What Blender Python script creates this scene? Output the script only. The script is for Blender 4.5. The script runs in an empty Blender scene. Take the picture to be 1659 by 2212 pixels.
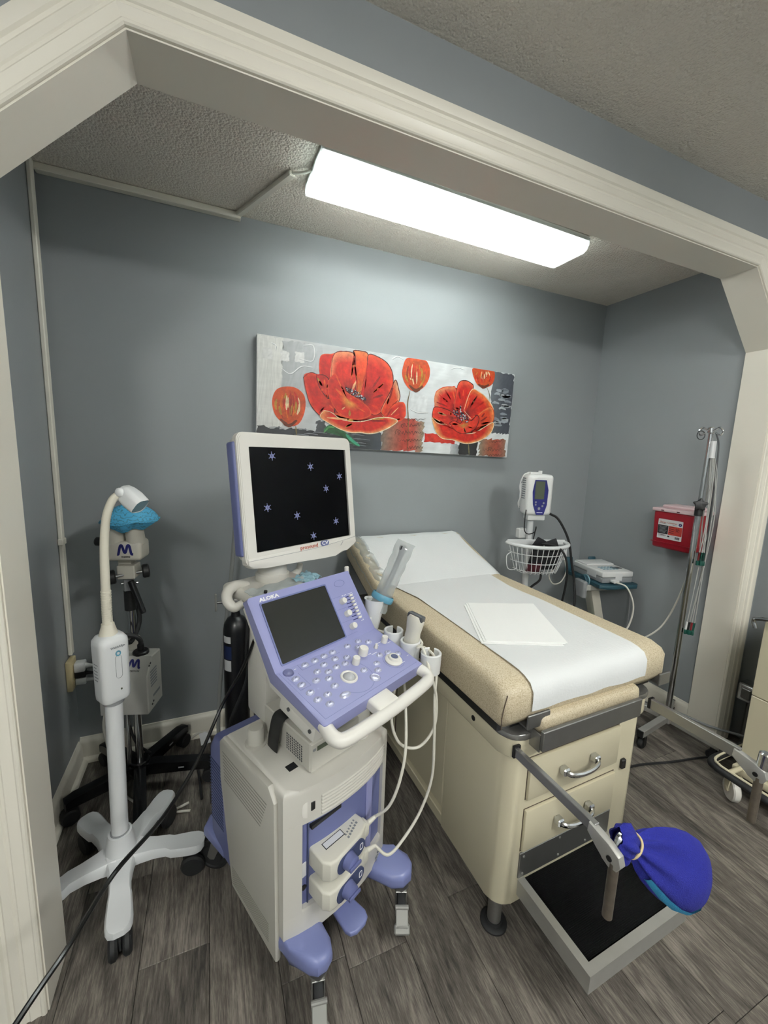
import bpy, bmesh, math, random
from mathutils import Matrix, Vector
random.seed(7)
PI = math.pi
scene = bpy.context.scene
COL = scene.collection

# ---------------------------------------------------------------- camera
cam_d = bpy.data.cameras.new('camera')
cam_d.sensor_fit = 'VERTICAL'
cam_d.sensor_height = 36.0
cam_d.sensor_width = 27.0
cam_d.lens = 872.4 / 2212.0 * 36.0
cam_d.clip_start = 0.02
cam = bpy.data.objects.new('camera', cam_d)
cam.location = (0.571, -2.0113, 1.4239)
cam.rotation_euler = (1.4205, -0.0358, -0.3999)
COL.objects.link(cam)
scene.camera = cam

# ---------------------------------------------------------------- world, exposure
world = bpy.data.worlds.new('world')
scene.world = world
world.use_nodes = True
world.node_tree.nodes['Background'].inputs[0].default_value = (0.8, 0.85, 0.9, 1)
world.node_tree.nodes['Background'].inputs[1].default_value = 0.02
vs = scene.view_settings
vs.view_transform = 'Standard'
vs.look = 'None'
vs.gamma = 1.0
vs.use_curve_mapping = False
vs.exposure = 0.12
try:        # shorter light paths: the room is closed and mostly diffuse
    cy = scene.cycles
    cy.max_bounces = 6; cy.glossy_bounces = 2; cy.transmission_bounces = 3; cy.transparent_max_bounces = 5
    cy.caustics_reflective = False; cy.caustics_refractive = False
    cy.adaptive_threshold = 0.02
except Exception:
    pass
ALCOVE_LAMP = 45.0      # tube emission in the alcove fixture
ROOM_LAMP = 540.0        # tube emission in the outer room fixtures

# ---------------------------------------------------------------- helpers
def lin(h):
    h = h.lstrip('#')
    out = []
    for i in (0, 2, 4):
        c = int(h[i:i+2], 16) / 255
        out.append(c / 12.92 if c <= 0.04045 else ((c + 0.055) / 1.055) ** 2.4)
    return out + [1.0]

WM = {}

def T(x, y, z): return Matrix.Translation((x, y, z))
def RZ(a): return Matrix.Rotation(a, 4, 'Z')
def RX(a): return Matrix.Rotation(a, 4, 'X')
def RY(a): return Matrix.Rotation(a, 4, 'Y')

def frame(o, x, y):
    x = Vector(x).normalized()
    y = Vector(y)
    z = x.cross(y).normalized()
    y = z.cross(x)
    m = Matrix.Identity(4)
    for i in range(3):
        m[i][0], m[i][1], m[i][2], m[i][3] = x[i], y[i], z[i], o[i]
    return m

def along(p0, p1):
    """frame with z from p0 to p1"""
    p0, p1 = Vector(p0), Vector(p1)
    z = (p1 - p0).normalized()
    a = Vector((0, 0, 1)) if abs(z.z) < 0.9 else Vector((1, 0, 0))
    x = a.cross(z).normalized()
    y = z.cross(x)
    m = Matrix.Identity(4)
    for i in range(3):
        m[i][0], m[i][1], m[i][2], m[i][3] = x[i], y[i], z[i], p0[i]
    return m, (p1 - p0).length

def smooth_path(pts, sub=6, closed=False):
    pts = [Vector(p) for p in pts]
    n = len(pts)
    if n < 3 or sub <= 1:
        return pts
    out = []
    rng = range(n if closed else n - 1)
    for i in rng:
        if closed:
            p0, p1, p2, p3 = pts[(i-1) % n], pts[i], pts[(i+1) % n], pts[(i+2) % n]
        else:
            p1, p2 = pts[i], pts[i+1]
            p0 = pts[i-1] if i > 0 else p1 * 2 - p2
            p3 = pts[i+2] if i + 2 < n else p2 * 2 - p1
        for k in range(sub):
            t = k / sub
            out.append(0.5 * ((2*p1) + (p2-p0)*t + (2*p0-5*p1+4*p2-p3)*t*t + (3*p1-p0-3*p2+p3)*t**3))
    if not closed:
        out.append(pts[-1])
    return out

def rrect(w, h, r, seg=4, cx=0, cy=0):
    """rounded rectangle, counter clockwise, centred"""
    pts = []
    r = min(r, w/2 - 1e-5, h/2 - 1e-5)
    for sx, sy, a0 in ((1, -1, -PI/2), (1, 1, 0), (-1, 1, PI/2), (-1, -1, PI)):
        for k in range(seg + 1):
            a = a0 + PI/2 * k / seg
            pts.append((cx + sx*(w/2 - r) + r*math.cos(a), cy + sy*(h/2 - r) + r*math.sin(a)))
    return pts

class B:
    """collects shapes into one mesh, coordinates in frame M"""
    def __init__(s, M=None):
        s.bm = bmesh.new()
        s.M = M.copy() if M is not None else Matrix.Identity(4)
    def _merge(s, t, M=None):
        X = s.M @ M if M is not None else s.M
        bmesh.ops.transform(t, matrix=X, verts=t.verts)
        me = bpy.data.meshes.new('tmp')
        t.to_mesh(me); t.free()
        s.bm.from_mesh(me)
        bpy.data.meshes.remove(me)
        return s
    def box(s, lo, hi, bev=0, seg=2, M=None, taper=None):
        t = bmesh.new()
        bmesh.ops.create_cube(t, size=1)
        for v in t.verts:
            v.co = Vector([lo[i] + (hi[i]-lo[i])*(v.co[i]+0.5) for i in range(3)])
        if taper:   # (sx, sy) scale of the bottom about its centre
            c = [(lo[i]+hi[i])/2 for i in range(3)]
            for v in t.verts:
                if v.co.z < c[2]:
                    v.co.x = c[0] + (v.co.x-c[0])*taper[0]
                    v.co.y = c[1] + (v.co.y-c[1])*taper[1]
        if bev:
            bmesh.ops.bevel(t, geom=list(t.edges), offset=bev, segments=seg, profile=0.5, affect='EDGES')
        return s._merge(t, M)
    def cyl(s, p0, p1, r0, r1=None, n=16, bev=0):
        r1 = r0 if r1 is None else r1
        M, L = along(p0, p1)
        t = bmesh.new()
        if bev:
            prof = [(0, 0), (r0-bev, 0), (r0, bev), (r1, L-bev), (r1-bev, L), (0, L)]
        else:
            prof = [(0, 0), (r0, 0), (r1, L), (0, L)]
        return s.lathe(prof, n, M)
    def lathe(s, prof, n=20, M=None, ang=2*PI, a0=0, sx=1, sy=1):
        t = bmesh.new()
        full = abs(ang - 2*PI) < 1e-6
        m = n if full else n + 1
        rings = []
        for r, z in prof:
            if r < 1e-7:
                rings.append([t.verts.new((0, 0, z))])
            else:
                rings.append([t.verts.new((sx*r*math.cos(a0+ang*k/n), sy*r*math.sin(a0+ang*k/n), z)) for k in range(m)])
        for a, b in zip(rings[:-1], rings[1:]):
            for k in range(n):
                k2 = (k+1) % m
                if len(a) == 1 and len(b) == 1: continue
                if len(a) == 1: t.faces.new((a[0], b[k], b[k2]))
                elif len(b) == 1: t.faces.new((a[k], a[k2], b[0]))
                else: t.faces.new((a[k], a[k2], b[k2], b[k]))
        return s._merge(t, M)
    def sph(s, c, r, n=16, M=None):
        if not isinstance(r, (tuple, list)): r = (r, r, r)
        t = bmesh.new()
        bmesh.ops.create_uvsphere(t, u_segments=n, v_segments=max(6, n//2), radius=1)
        for v in t.verts:
            v.co = Vector((c[0]+v.co.x*r[0], c[1]+v.co.y*r[1], c[2]+v.co.z*r[2]))
        return s._merge(t, M)
    def tube(s, pts, r, n=8, sub=6, closed=False, flat=1.0, up=None):
        P = smooth_path(pts, sub, closed)
        m = len(P)
        t = bmesh.new()
        tang = []
        for i in range(m):
            a = P[(i-1) % m] if (closed or i > 0) else P[i]
            b = P[(i+1) % m] if (closed or i < m-1) else P[i]
            d = b - a
            tang.append(d.normalized() if d.length > 1e-9 else (tang[-1] if tang else Vector((0, 0, 1))))
        u = Vector(up) if up is not None else (Vector((0, 0, 1)) if abs(tang[0].z) < 0.9 else Vector((1, 0, 0)))
        rings = []
        for i in range(m):
            u = u - tang[i] * u.dot(tang[i])
            if u.length < 1e-6: u = tang[i].orthogonal()
            u.normalize()
            w = tang[i].cross(u)
            if isinstance(r, (list, tuple)):
                f = i / (m-1) * (len(r)-1); j = min(int(f), len(r)-2); rr = r[j] + (r[j+1]-r[j])*(f-j)
            else: rr = r
            rings.append([t.verts.new(P[i] + u*(rr*flat*math.cos(2*PI*k/n)) + w*(rr*math.sin(2*PI*k/n))) for k in range(n)])
        for i in range(m if closed else m-1):
            a, b = rings[i], rings[(i+1) % m]
            for k in range(n):
                t.faces.new((a[k], a[(k+1) % n], b[(k+1) % n], b[k]))
        if not closed:
            t.faces.new(list(reversed(rings[0]))); t.faces.new(rings[-1])
        return s._merge(t)
    def prism(s, poly, z0, z1, bev=0, seg=2, M=None, top_only=False):
        t = bmesh.new()
        a = [t.verts.new((x, y, z0)) for x, y in poly]
        b = [t.verts.new((x, y, z1)) for x, y in poly]
        n = len(poly)
        t.faces.new(list(reversed(a))); t.faces.new(b)
        for i in range(n):
            t.faces.new((a[i], a[(i+1) % n], b[(i+1) % n], b[i]))
        if bev:
            t.edges.ensure_lookup_table()
            sa, sb = set(a), set(b)
            ed = [e for e in t.edges if (e.verts[0] in sb and e.verts[1] in sb) or (not top_only and e.verts[0] in sa and e.verts[1] in sa)]
            bmesh.ops.bevel(t, geom=ed, offset=bev, segments=seg, profile=0.5, affect='EDGES')
        return s._merge(t, M)
    def ring(s, outer, inner, z0, z1, M=None):
        t = bmesh.new(); n = len(outer)
        V = [[t.verts.new((x, y, z)) for x, y in p] for p, z in ((outer, z0), (outer, z1), (inner, z1), (inner, z0))]
        for q in range(4):
            a, b = V[q], V[(q+1) % 4]
            for i in range(n):
                t.faces.new((a[i], a[(i+1) % n], b[(i+1) % n], b[i]))
        return s._merge(t, M)
    def grid(s, rows, M=None, closed=False, thick=0):
        t = bmesh.new()
        V = [[t.verts.new(p) for p in r] for r in rows]
        for i in range(len(V)-1):
            m = len(V[i])
            for k in range(m if closed else m-1):
                t.faces.new((V[i][k], V[i][(k+1) % m], V[i+1][(k+1) % m], V[i+1][k]))
        if thick:
            bmesh.ops.recalc_face_normals(t, faces=t.faces)
            bmesh.ops.solidify(t, geom=list(t.faces), thickness=thick)
        return s._merge(t, M)
    def poly(s, pts, M=None):
        t = bmesh.new()
        t.faces.new([t.verts.new(p if len(p) == 3 else (p[0], p[1], 0)) for p in pts])
        return s._merge(t, M)

def _link(o, parent, Mw):
    COL.objects.link(o)
    WM[o.name] = Mw
    if parent is not None:
        o.parent = parent
        o.matrix_local = WM[parent.name].inverted() @ Mw
    else:
        o.matrix_local = Mw
    return o

def props(o, label=None, cat=None, group=None, kind=None):
    if label: o['label'] = label
    if cat: o['category'] = cat
    if group: o['group'] = group
    if kind: o['kind'] = kind
    return o

def thing(name, label, cat, M=None, group=None, parent=None):
    o = bpy.data.objects.new(name, None)
    o.empty_display_size = 0.05
    _link(o, parent, M if M is not None else Matrix.Identity(4))
    return props(o, label, cat, group)

def part(name, b, mat, parent=None, smooth=35, label=None, kind=None, cat=None, group=None):
    bm = b.bm
    bmesh.ops.recalc_face_normals(bm, faces=bm.faces)
    me = bpy.data.meshes.new(name)
    lo = Vector([min(v.co[i] for v in bm.verts) for i in range(3)])
    hi = Vector([max(v.co[i] for v in bm.verts) for i in range(3)])
    c = (lo + hi) / 2
    bmesh.ops.translate(bm, vec=-c, verts=bm.verts)
    Mw = Matrix.Translation(c)
    if parent is not None:      # keep the parent's rotation so mesh axes follow the thing
        rot = WM[parent.name].to_3x3().normalized().to_4x4()
        bmesh.ops.transform(bm, matrix=rot.inverted(), verts=bm.verts)
        Mw = Mw @ rot
    bm.to_mesh(me); bm.free()
    if smooth:
        for p in me.polygons: p.use_smooth = True
        me.set_sharp_from_angle(angle=math.radians(smooth))
    me.materials.append(MAT[mat] if isinstance(mat, str) else mat)
    o = bpy.data.objects.new(name, me)
    _link(o, parent, Mw)
    return props(o, label, cat, group, kind)

def inst(src, parent, Mw, name=None):
    o = src.copy()
    if name: o.name = name
    return _link(o, parent, Mw)

def text(s, size, M, mat, parent, name='lettering', ext=0.0003, align='CENTER', shear=0.0, bold=0.0, sx=1.0):
    cu = bpy.data.curves.new('t', 'FONT')
    cu.body = s; cu.size = size; cu.align_x = align; cu.align_y = 'CENTER'
    cu.extrude = ext; cu.shear = shear; cu.offset = bold; cu.resolution_u = 2
    o = bpy.data.objects.new('t', cu)
    me = bpy.data.meshes.new_from_object(o)
    bpy.data.objects.remove(o); bpy.data.curves.remove(cu)
    b = B(M @ Matrix.Diagonal((sx, 1, 1, 1)))
    t = bmesh.new(); t.from_mesh(me); b._merge(t)
    bpy.data.meshes.remove(me)
    return part(name, b, mat, parent, smooth=0)

# ---------------------------------------------------------------- materials
MAT = {}
def mat(name, col, rough=0.5, metal=0.0, spec=0.5, bump=0.0, bscale=200.0, vary=0.0, vscale=6.0, coat=0.0, trans=0.0, alpha=1.0, emit=0.0, sheen=0.0, detail=3.0):
    m = bpy.data.materials.new(name); m.use_nodes = True
    nt = m.node_tree; N = nt.nodes; L = nt.links
    p = N['Principled BSDF']
    c = lin(col) if isinstance(col, str) else list(col)
    p.inputs['Base Color'].default_value = c
    p.inputs['Roughness'].default_value = rough
    p.inputs['Metallic'].default_value = metal
    p.inputs['Specular IOR Level'].default_value = spec
    p.inputs['Coat Weight'].default_value = coat
    p.inputs['Transmission Weight'].default_value = trans
    p.inputs['Alpha'].default_value = alpha
    p.inputs['Sheen Weight'].default_value = sheen
    if emit:
        p.inputs['Emission Color'].default_value = c
        p.inputs['Emission Strength'].default_value = emit
    tc = N.new('ShaderNodeTexCoord')
    if vary:
        n = N.new('ShaderNodeTexNoise'); n.inputs['Scale'].default_value = vscale; n.inputs['Detail'].default_value = 4
        L.new(tc.outputs['Object'], n.inputs['Vector'])
        mx = N.new('ShaderNodeMix'); mx.data_type = 'RGBA'
        mx.inputs[6].default_value = [k*(1-vary) for k in c[:3]] + [1]
        mx.inputs[7].default_value = [min(1, k*(1+vary)) for k in c[:3]] + [1]
        L.new(n.outputs['Fac'], mx.inputs[0]); L.new(mx.outputs[2], p.inputs['Base Color'])
    if bump:
        n = N.new('ShaderNodeTexNoise'); n.inputs['Scale'].default_value = bscale; n.inputs['Detail'].default_value = detail
        L.new(tc.outputs['Object'], n.inputs['Vector'])
        bp = N.new('ShaderNodeBump'); bp.inputs['Strength'].default_value = bump; bp.inputs['Distance'].default_value = 0.002
        L.new(n.outputs['Fac'], bp.inputs['Height']); L.new(bp.outputs['Normal'], p.inputs['Normal'])
    MAT[name] = m
    return m

mat('wall', '#909597', 0.42, spec=0.35, bump=0.10, bscale=120, vary=0.04, vscale=1.5)
mat('trim', '#e6e2d5', 0.38, bump=0.05, bscale=90, vary=0.03, vscale=3)
mat('cable_white', '#d2d0c6', 0.45)
mat('lamp_body', '#dfe0da', 0.4)
mat('cream_metal', '#cbc4aa', 0.33, vary=0.03, vscale=3, bump=0.03, bscale=60)
mat('steel', '#a3a3a0', 0.34, metal=0.85, vary=0.12, vscale=30)
mat('steel_dark', '#858583', 0.40, metal=0.8, vary=0.15, vscale=12)
mat('chrome', '#c9cbcc', 0.16, metal=1.0)
mat('alu', '#b9b9b4', 0.42, metal=0.6, vary=0.1, vscale=20)
mat('lever_gray', '#8b8b87', 0.5, metal=0.3)
mat('rusty_steel', '#6f675d', 0.55, metal=0.7, vary=0.3, vscale=60)
mat('black_plastic', '#151617', 0.42)
mat('black_rubber', '#101113', 0.7)
mat('black_mat', '#070708', 0.95, spec=0.1, bump=0.5, bscale=900)
mat('black_gloss', '#0a0b0d', 0.22)
mat('us_cream', '#cccac2', 0.42, bump=0.05, bscale=700)
mat('us_white', '#e0ded7', 0.35)
mat('us_shell', '#bfbdb4', 0.45, bump=0.06, bscale=700)
mat('us_purple', '#8d90bc', 0.42, bump=0.05, bscale=800)
mat('us_purple_leg', '#7880af', 0.36)
mat('us_purple_dark', '#656c9a', 0.42)
mat('us_navy', '#3d4668', 0.4)
mat('key_silver', '#bfc2da', 0.25, metal=0.35)
mat('ball_gray', '#b4b6b8', 0.3)
mat('key_ring', '#5a5c84', 0.4)
mat('screen_black', '#010102', 0.10, spec=0.12)
mat('screen_gray', '#262725', 0.16, spec=0.6)
mat('print_white', '#e8e8ea', 0.6)
mat('print_black', '#15161a', 0.6)
mat('print_navy', '#10145a', 0.5)
mat('print_red', '#b0523c', 0.6)
mat('print_gray', '#7f8488', 0.6)
mat('star_blue', '#7c82ac', 0.5, emit=0.22)
mat('probe_cream', '#d4d2c6', 0.45)
mat('paper', '#dfe2e2', 0.85, bump=0.6, bscale=130, spec=0.2)
mat('drape', '#f5f7f5', 0.9, bump=0.3, bscale=260, spec=0.2)
mat('white_plastic', '#dcdedd', 0.38)
mat('white_gloss', '#e4e6e5', 0.28)
mat('lamp_white', '#dcdfe0', 0.3)
mat('hose_cream', '#dcd8c8', 0.5)
mat('colpo_beige', '#c2bfb3', 0.45)
mat('colpo_box', '#b8b8b2', 0.5)
mat('ivory', '#c2b48c', 0.4)
mat('teal', '#1f4450', 0.5)
mat('teal_lens', '#7fa0ac', 0.25)
mat('sky_blue_ring', '#5f9ab2', 0.35)
mat('green', '#1d7a52', 0.5)
mat('green_dark', '#0d4b40', 0.5)
mat('red_clip', '#7a1c22', 0.5)
mat('sharps_red', '#8e1322', 0.3)
mat('sharps_lid', '#dcc3c6', 0.35)
mat('label_red', '#b23a30', 0.6)
mat('navy_panel', '#23256e', 0.35)
mat('lcd_green', '#4d5546', 0.3)
mat('cuff', '#101116', 0.8, bump=0.4, bscale=500)
mat('maroon', '#4a1420', 0.7)
mat('gray_plastic', '#8d9092', 0.5)
mat('gray_dark', '#4a4d50', 0.5)
mat('tank_black', '#0f1014', 0.35)
mat('tank_blue', '#1d2a55', 0.4)
mat('rubber_band', '#cdb98c', 0.6)
mat('knit_blue', '#131a7c', 0.95, bump=1.0, bscale=420, vary=0.15, vscale=300)
mat('knit_teal', '#2f8fbe', 0.95, bump=1.0, bscale=420)
mat('lead_gray', '#a5a6a2', 0.45)
mat('brown_gap', '#4f4238', 0.7)
mat('outer_base', '#8c8a82', 0.5)
mat('sticker', '#d9dbdc', 0.6)
mat('tube_clear', '#b9bcba', 0.25, trans=0.4)

def glow(name, col, strength):
    m = bpy.data.materials.new(name); m.use_nodes = True
    nt = m.node_tree; nt.nodes.clear()
    e = nt.nodes.new('ShaderNodeEmission'); o = nt.nodes.new('ShaderNodeOutputMaterial')
    e.inputs[0].default_value = col; e.inputs[1].default_value = strength
    nt.links.new(e.outputs[0], o.inputs[0]); MAT[name] = m
glow('tube_alcove', (0.965, 1.0, 0.975, 1), ALCOVE_LAMP)
glow('tube_room', (1.0, 0.985, 0.945, 1), ROOM_LAMP)

def film(name, col, opac, rough=0.3, transl=0.5):
    """thin clear or frosted sheet: see-through share plus translucent and glossy share"""
    m = bpy.data.materials.new(name); m.use_nodes = True
    nt = m.node_tree; N = nt.nodes; L = nt.links; N.clear()
    o = N.new('ShaderNodeOutputMaterial'); tr = N.new('ShaderNodeBsdfTransparent')
    tl = N.new('ShaderNodeBsdfTranslucent'); df = N.new('ShaderNodeBsdfDiffuse'); gl = N.new('ShaderNodeBsdfGlossy')
    c = lin(col)
    tl.inputs[0].default_value = c; df.inputs[0].default_value = c; gl.inputs[0].default_value = (1, 1, 1, 1); gl.inputs[1].default_value = rough
    m1 = N.new('ShaderNodeMixShader'); m1.inputs[0].default_value = 1 - transl
    L.new(tl.outputs[0], m1.inputs[1]); L.new(df.outputs[0], m1.inputs[2])
    m2 = N.new('ShaderNodeMixShader'); m2.inputs[0].default_value = 0.12
    L.new(m1.outputs[0], m2.inputs[1]); L.new(gl.outputs[0], m2.inputs[2])
    m3 = N.new('ShaderNodeMixShader'); m3.inputs[0].default_value = opac
    L.new(tr.outputs[0], m3.inputs[1]); L.new(m2.outputs[0], m3.inputs[2]); L.new(m3.outputs[0], o.inputs[0])
    MAT[name] = m
film('lamp_lens', '#eef6f6', 0.62, 0.3, 0.85)
film('clear_film', '#dfe6e6', 0.42, 0.15, 0.5)
film('clear_bag', '#d5dcdc', 0.55, 0.2, 0.5)

def tex_mat(name, rough, build, bump=None):
    m = bpy.data.materials.new(name); m.use_nodes = True
    nt = m.node_tree; p = nt.nodes['Principled BSDF']; p.inputs['Roughness'].default_value = rough
    build(nt, p); MAT[name] = m

def node(nt, t, **kw):
    n = nt.nodes.new(t)
    for k, v in kw.items():
        n.inputs[k.replace('_', ' ')].default_value = v
    return n

def popcorn(nt, p):
    L = nt.links
    tc = node(nt, 'ShaderNodeTexCoord')
    v = node(nt, 'ShaderNodeTexVoronoi', Scale=120.0)
    n = node(nt, 'ShaderNodeTexNoise', Scale=180.0, Detail=4.0)
    L.new(tc.outputs['Object'], v.inputs['Vector']); L.new(tc.outputs['Object'], n.inputs['Vector'])
    a = nt.nodes.new('ShaderNodeMath'); a.operation = 'SUBTRACT'
    L.new(n.outputs['Fac'], a.inputs[0]); L.new(v.outputs['Distance'], a.inputs[1])
    b = nt.nodes.new('ShaderNodeBump'); b.inputs['Strength'].default_value = 0.9; b.inputs['Distance'].default_value = 0.006
    L.new(a.outputs[0], b.inputs['Height']); L.new(b.outputs['Normal'], p.inputs['Normal'])
    p.inputs['Base Color'].default_value = lin('#ece6da'); p.inputs['Specular IOR Level'].default_value = 0.2
tex_mat('popcorn', 0.9, popcorn)

def wood(nt, p):
    L = nt.links
    tc = node(nt, 'ShaderNodeTexCoord'); oi = nt.nodes.new('ShaderNodeObjectInfo')
    off = nt.nodes.new('ShaderNodeVectorMath'); off.operation = 'MULTIPLY_ADD'
    off.inputs[1].default_value = (3.1, 17.7, 5.3)
    L.new(oi.outputs['Random'], off.inputs[0]); L.new(tc.outputs['Object'], off.inputs[2])
    def mapped(sx, sy):
        mp = nt.nodes.new('ShaderNodeMapping'); mp.inputs['Scale'].default_value = (sx, sy, 1.0)
        L.new(off.outputs[0], mp.inputs['Vector']); return mp.outputs[0]
    def math_(op, a, b):
        m = nt.nodes.new('ShaderNodeMath'); m.operation = op
        for i, v in enumerate((a, b)):
            if isinstance(v, (int, float)): m.inputs[i].default_value = v
            else: L.new(v, m.inputs[i])
        return m.outputs[0]
    fine = node(nt, 'ShaderNodeTexNoise', Scale=1.0, Detail=5.0, Roughness=0.65); L.new(mapped(240, 20), fine.inputs['Vector'])
    fleck = node(nt, 'ShaderNodeTexNoise', Scale=1.0, Detail=3.0, Roughness=0.6); L.new(mapped(420, 40), fleck.inputs['Vector'])
    broad = node(nt, 'ShaderNodeTexNoise', Scale=1.0, Detail=3.0, Roughness=0.5, Distortion=0.8); L.new(mapped(14, 3.0), broad.inputs['Vector'])
    # cathedral figure: rings of a stretched noise field
    fig = node(nt, 'ShaderNodeTexNoise', Scale=1.0, Detail=1.5, Roughness=0.45, Distortion=0.3); L.new(mapped(7.0, 1.1), fig.inputs['Vector'])
    ring = math_('SINE', math_('MULTIPLY', fig.outputs['Fac'], 95.0), 0.0)
    v = math_('ADD', math_('MULTIPLY', fine.outputs['Fac'], 0.58), math_('MULTIPLY', broad.outputs['Fac'], 0.48))
    v = math_('ADD', v, math_('MULTIPLY', fleck.outputs['Fac'], 0.30))
    v = math_('ADD', v, math_('MULTIPLY', ring, 0.045))
    v = math_('ADD', v, math_('MULTIPLY', oi.outputs['Random'], 0.09))
    r = nt.nodes.new('ShaderNodeValToRGB'); e = r.color_ramp.elements
    e[0].position = 0.52; e[0].color = lin('#312e2b')
    e[1].position = 0.95; e[1].color = lin('#8b847b')
    k = r.color_ramp.elements.new(0.72); k.color = lin('#5b5650')
    L.new(v, r.inputs['Fac']); L.new(r.outputs['Color'], p.inputs['Base Color'])
    bp = nt.nodes.new('ShaderNodeBump'); bp.inputs['Strength'].default_value = 0.12; bp.inputs['Distance'].default_value = 0.001
    L.new(v, bp.inputs['Height']); L.new(bp.outputs['Normal'], p.inputs['Normal'])
    p.inputs['Specular IOR Level'].default_value = 0.3
tex_mat('wood', 0.5, wood)

def vinyl(nt, p):
    L = nt.links
    tc = node(nt, 'ShaderNodeTexCoord')
    n = node(nt, 'ShaderNodeTexNoise', Scale=300.0, Detail=2.0, Roughness=0.6)
    L.new(tc.outputs['Object'], n.inputs['Vector'])
    r = nt.nodes.new('ShaderNodeValToRGB'); e = r.color_ramp.elements
    e[0].position = 0.36; e[0].color = lin('#aa9c80'); e[1].position = 0.64; e[1].color = lin('#cdc2a9')
    k = r.color_ramp.elements.new(0.48); k.color = lin('#c2b599')
    L.new(n.outputs['Fac'], r.inputs['Fac']); L.new(r.outputs['Color'], p.inputs['Base Color'])
    n2 = node(nt, 'ShaderNodeTexNoise', Scale=14.0, Detail=2.0)
    L.new(tc.outputs['Object'], n2.inputs['Vector'])
    bp = nt.nodes.new('ShaderNodeBump'); bp.inputs['Strength'].default_value = 0.25; bp.inputs['Distance'].default_value = 0.01
    L.new(n2.outputs['Fac'], bp.inputs['Height']); L.new(bp.outputs['Normal'], p.inputs['Normal'])
tex_mat('vinyl', 0.45, vinyl)

def capmat(nt, p):
    L = nt.links
    tc = node(nt, 'ShaderNodeTexCoord')
    w = nt.nodes.new('ShaderNodeTexWave'); w.inputs['Scale'].default_value = 26.0; w.inputs['Distortion'].default_value = 9.0; w.inputs['Detail'].default_value = 1.0; w.inputs['Detail Scale'].default_value = 2.5
    w.bands_direction = 'Z'
    L.new(tc.outputs['Object'], w.inputs['Vector'])
    r = nt.nodes.new('ShaderNodeValToRGB'); e = r.color_ramp.elements
    e[0].position = 0.10; e[0].color = lin('#3f7f96'); e[1].position = 0.24; e[1].color = lin('#4aa3cc')
    L.new(w.outputs['Fac'], r.inputs['Fac']); L.new(r.outputs['Color'], p.inputs['Base Color'])
tex_mat('bouffant', 0.7, capmat)

def paintmat(nt, p):
    """paint pigment from the colour attribute, broken by streaks of the brush"""
    L = nt.links
    at = nt.nodes.new('ShaderNodeAttribute'); at.attribute_name = 'pigment'
    tc = node(nt, 'ShaderNodeTexCoord')
    n = node(nt, 'ShaderNodeTexNoise', Scale=34.0, Detail=5.0, Roughness=0.65)
    L.new(tc.outputs['Object'], n.inputs['Vector'])
    mr = nt.nodes.new('ShaderNodeMapRange'); mr.inputs['From Min'].default_value = 0.3; mr.inputs['From Max'].default_value = 0.7
    mr.inputs['To Min'].default_value = 0.62; mr.inputs['To Max'].default_value = 1.22
    L.new(n.outputs['Fac'], mr.inputs['Value'])
    mx = nt.nodes.new('ShaderNodeVectorMath'); mx.operation = 'SCALE'
    L.new(at.outputs['Color'], mx.inputs[0]); L.new(mr.outputs[0], mx.inputs['Scale'])
    L.new(mx.outputs[0], p.inputs['Base Color'])
    bp = nt.nodes.new('ShaderNodeBump'); bp.inputs['Strength'].default_value = 0.4; bp.inputs['Distance'].default_value = 0.002
    L.new(n.outputs['Fac'], bp.inputs['Height']); L.new(bp.outputs['Normal'], p.inputs['Normal'])
tex_mat('pigment', 0.5, paintmat)
def groundmat(nt, p):
    L = nt.links
    at = nt.nodes.new('ShaderNodeAttribute'); at.attribute_name = 'pigment'
    tc = node(nt, 'ShaderNodeTexCoord')
    mp = nt.nodes.new('ShaderNodeMapping'); mp.inputs['Scale'].default_value = (10, 60, 10)
    L.new(tc.outputs['Object'], mp.inputs['Vector'])
    n = node(nt, 'ShaderNodeTexNoise', Scale=1.0, Detail=5.0, Roughness=0.6)
    L.new(mp.outputs[0], n.inputs['Vector'])
    mr = nt.nodes.new('ShaderNodeMapRange'); mr.inputs['To Min'].default_value = 0.86; mr.inputs['To Max'].default_value = 1.12
    L.new(n.outputs['Fac'], mr.inputs['Value'])
    mx = nt.nodes.new('ShaderNodeVectorMath'); mx.operation = 'SCALE'
    L.new(at.outputs['Color'], mx.inputs[0]); L.new(mr.outputs[0], mx.inputs['Scale']); L.new(mx.outputs[0], p.inputs['Base Color'])
tex_mat('pigment_ground', 0.55, groundmat)
# ================================================================ the room
W, H, HO = 2.947, 2.40, 2.473
YI, YO = -0.817, -0.945          # inner and outer face of the partition with the wide opening
XL, XR, CH, HH = 0.160, 2.934, 0.278, 2.2256   # opening: sides, corner cut, head height
OXL, OXR, OYB = -1.25, 3.09, -4.3  # outer room

def struct(name, b, m, parent=None, smooth=35):
    return part(name, b, m, parent, smooth, kind=None if parent else 'structure')

# floor: a slab, and the planks laid on it
floor = thing('floor', None, None, T(0, 0, 0)); floor['kind'] = 'structure'
part('subfloor', B().box((OXL-.1, OYB-.1, -0.06), (OXR+.2, 0.1, -0.0105)), 'black_mat', floor)
PWD, PLN = 0.178, 1.22
pl0 = None
ix = 0
x = OXL
while x < OXR:
    y = 0.02 - random.random() * PLN + 0.9
    while y > OYB:
        cx, cy = x + PWD/2, y - PLN/2
        if cy - PLN/2 < 0.06:
            if pl0 is None:
                pl0 = part('plank', B(T(cx, cy, 0)).box((-PWD/2+.0006, -PLN/2+.0006, -.010), (PWD/2-.0006, PLN/2-.0006, 0), 0.0008, 1), 'wood', floor, 20)
                z0 = WM[pl0.name].translation.z
            else:
                inst(pl0, floor, T(cx, cy, z0) @ RZ(PI if random.random() < .5 else 0))
        y -= PLN
    x += PWD

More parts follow.
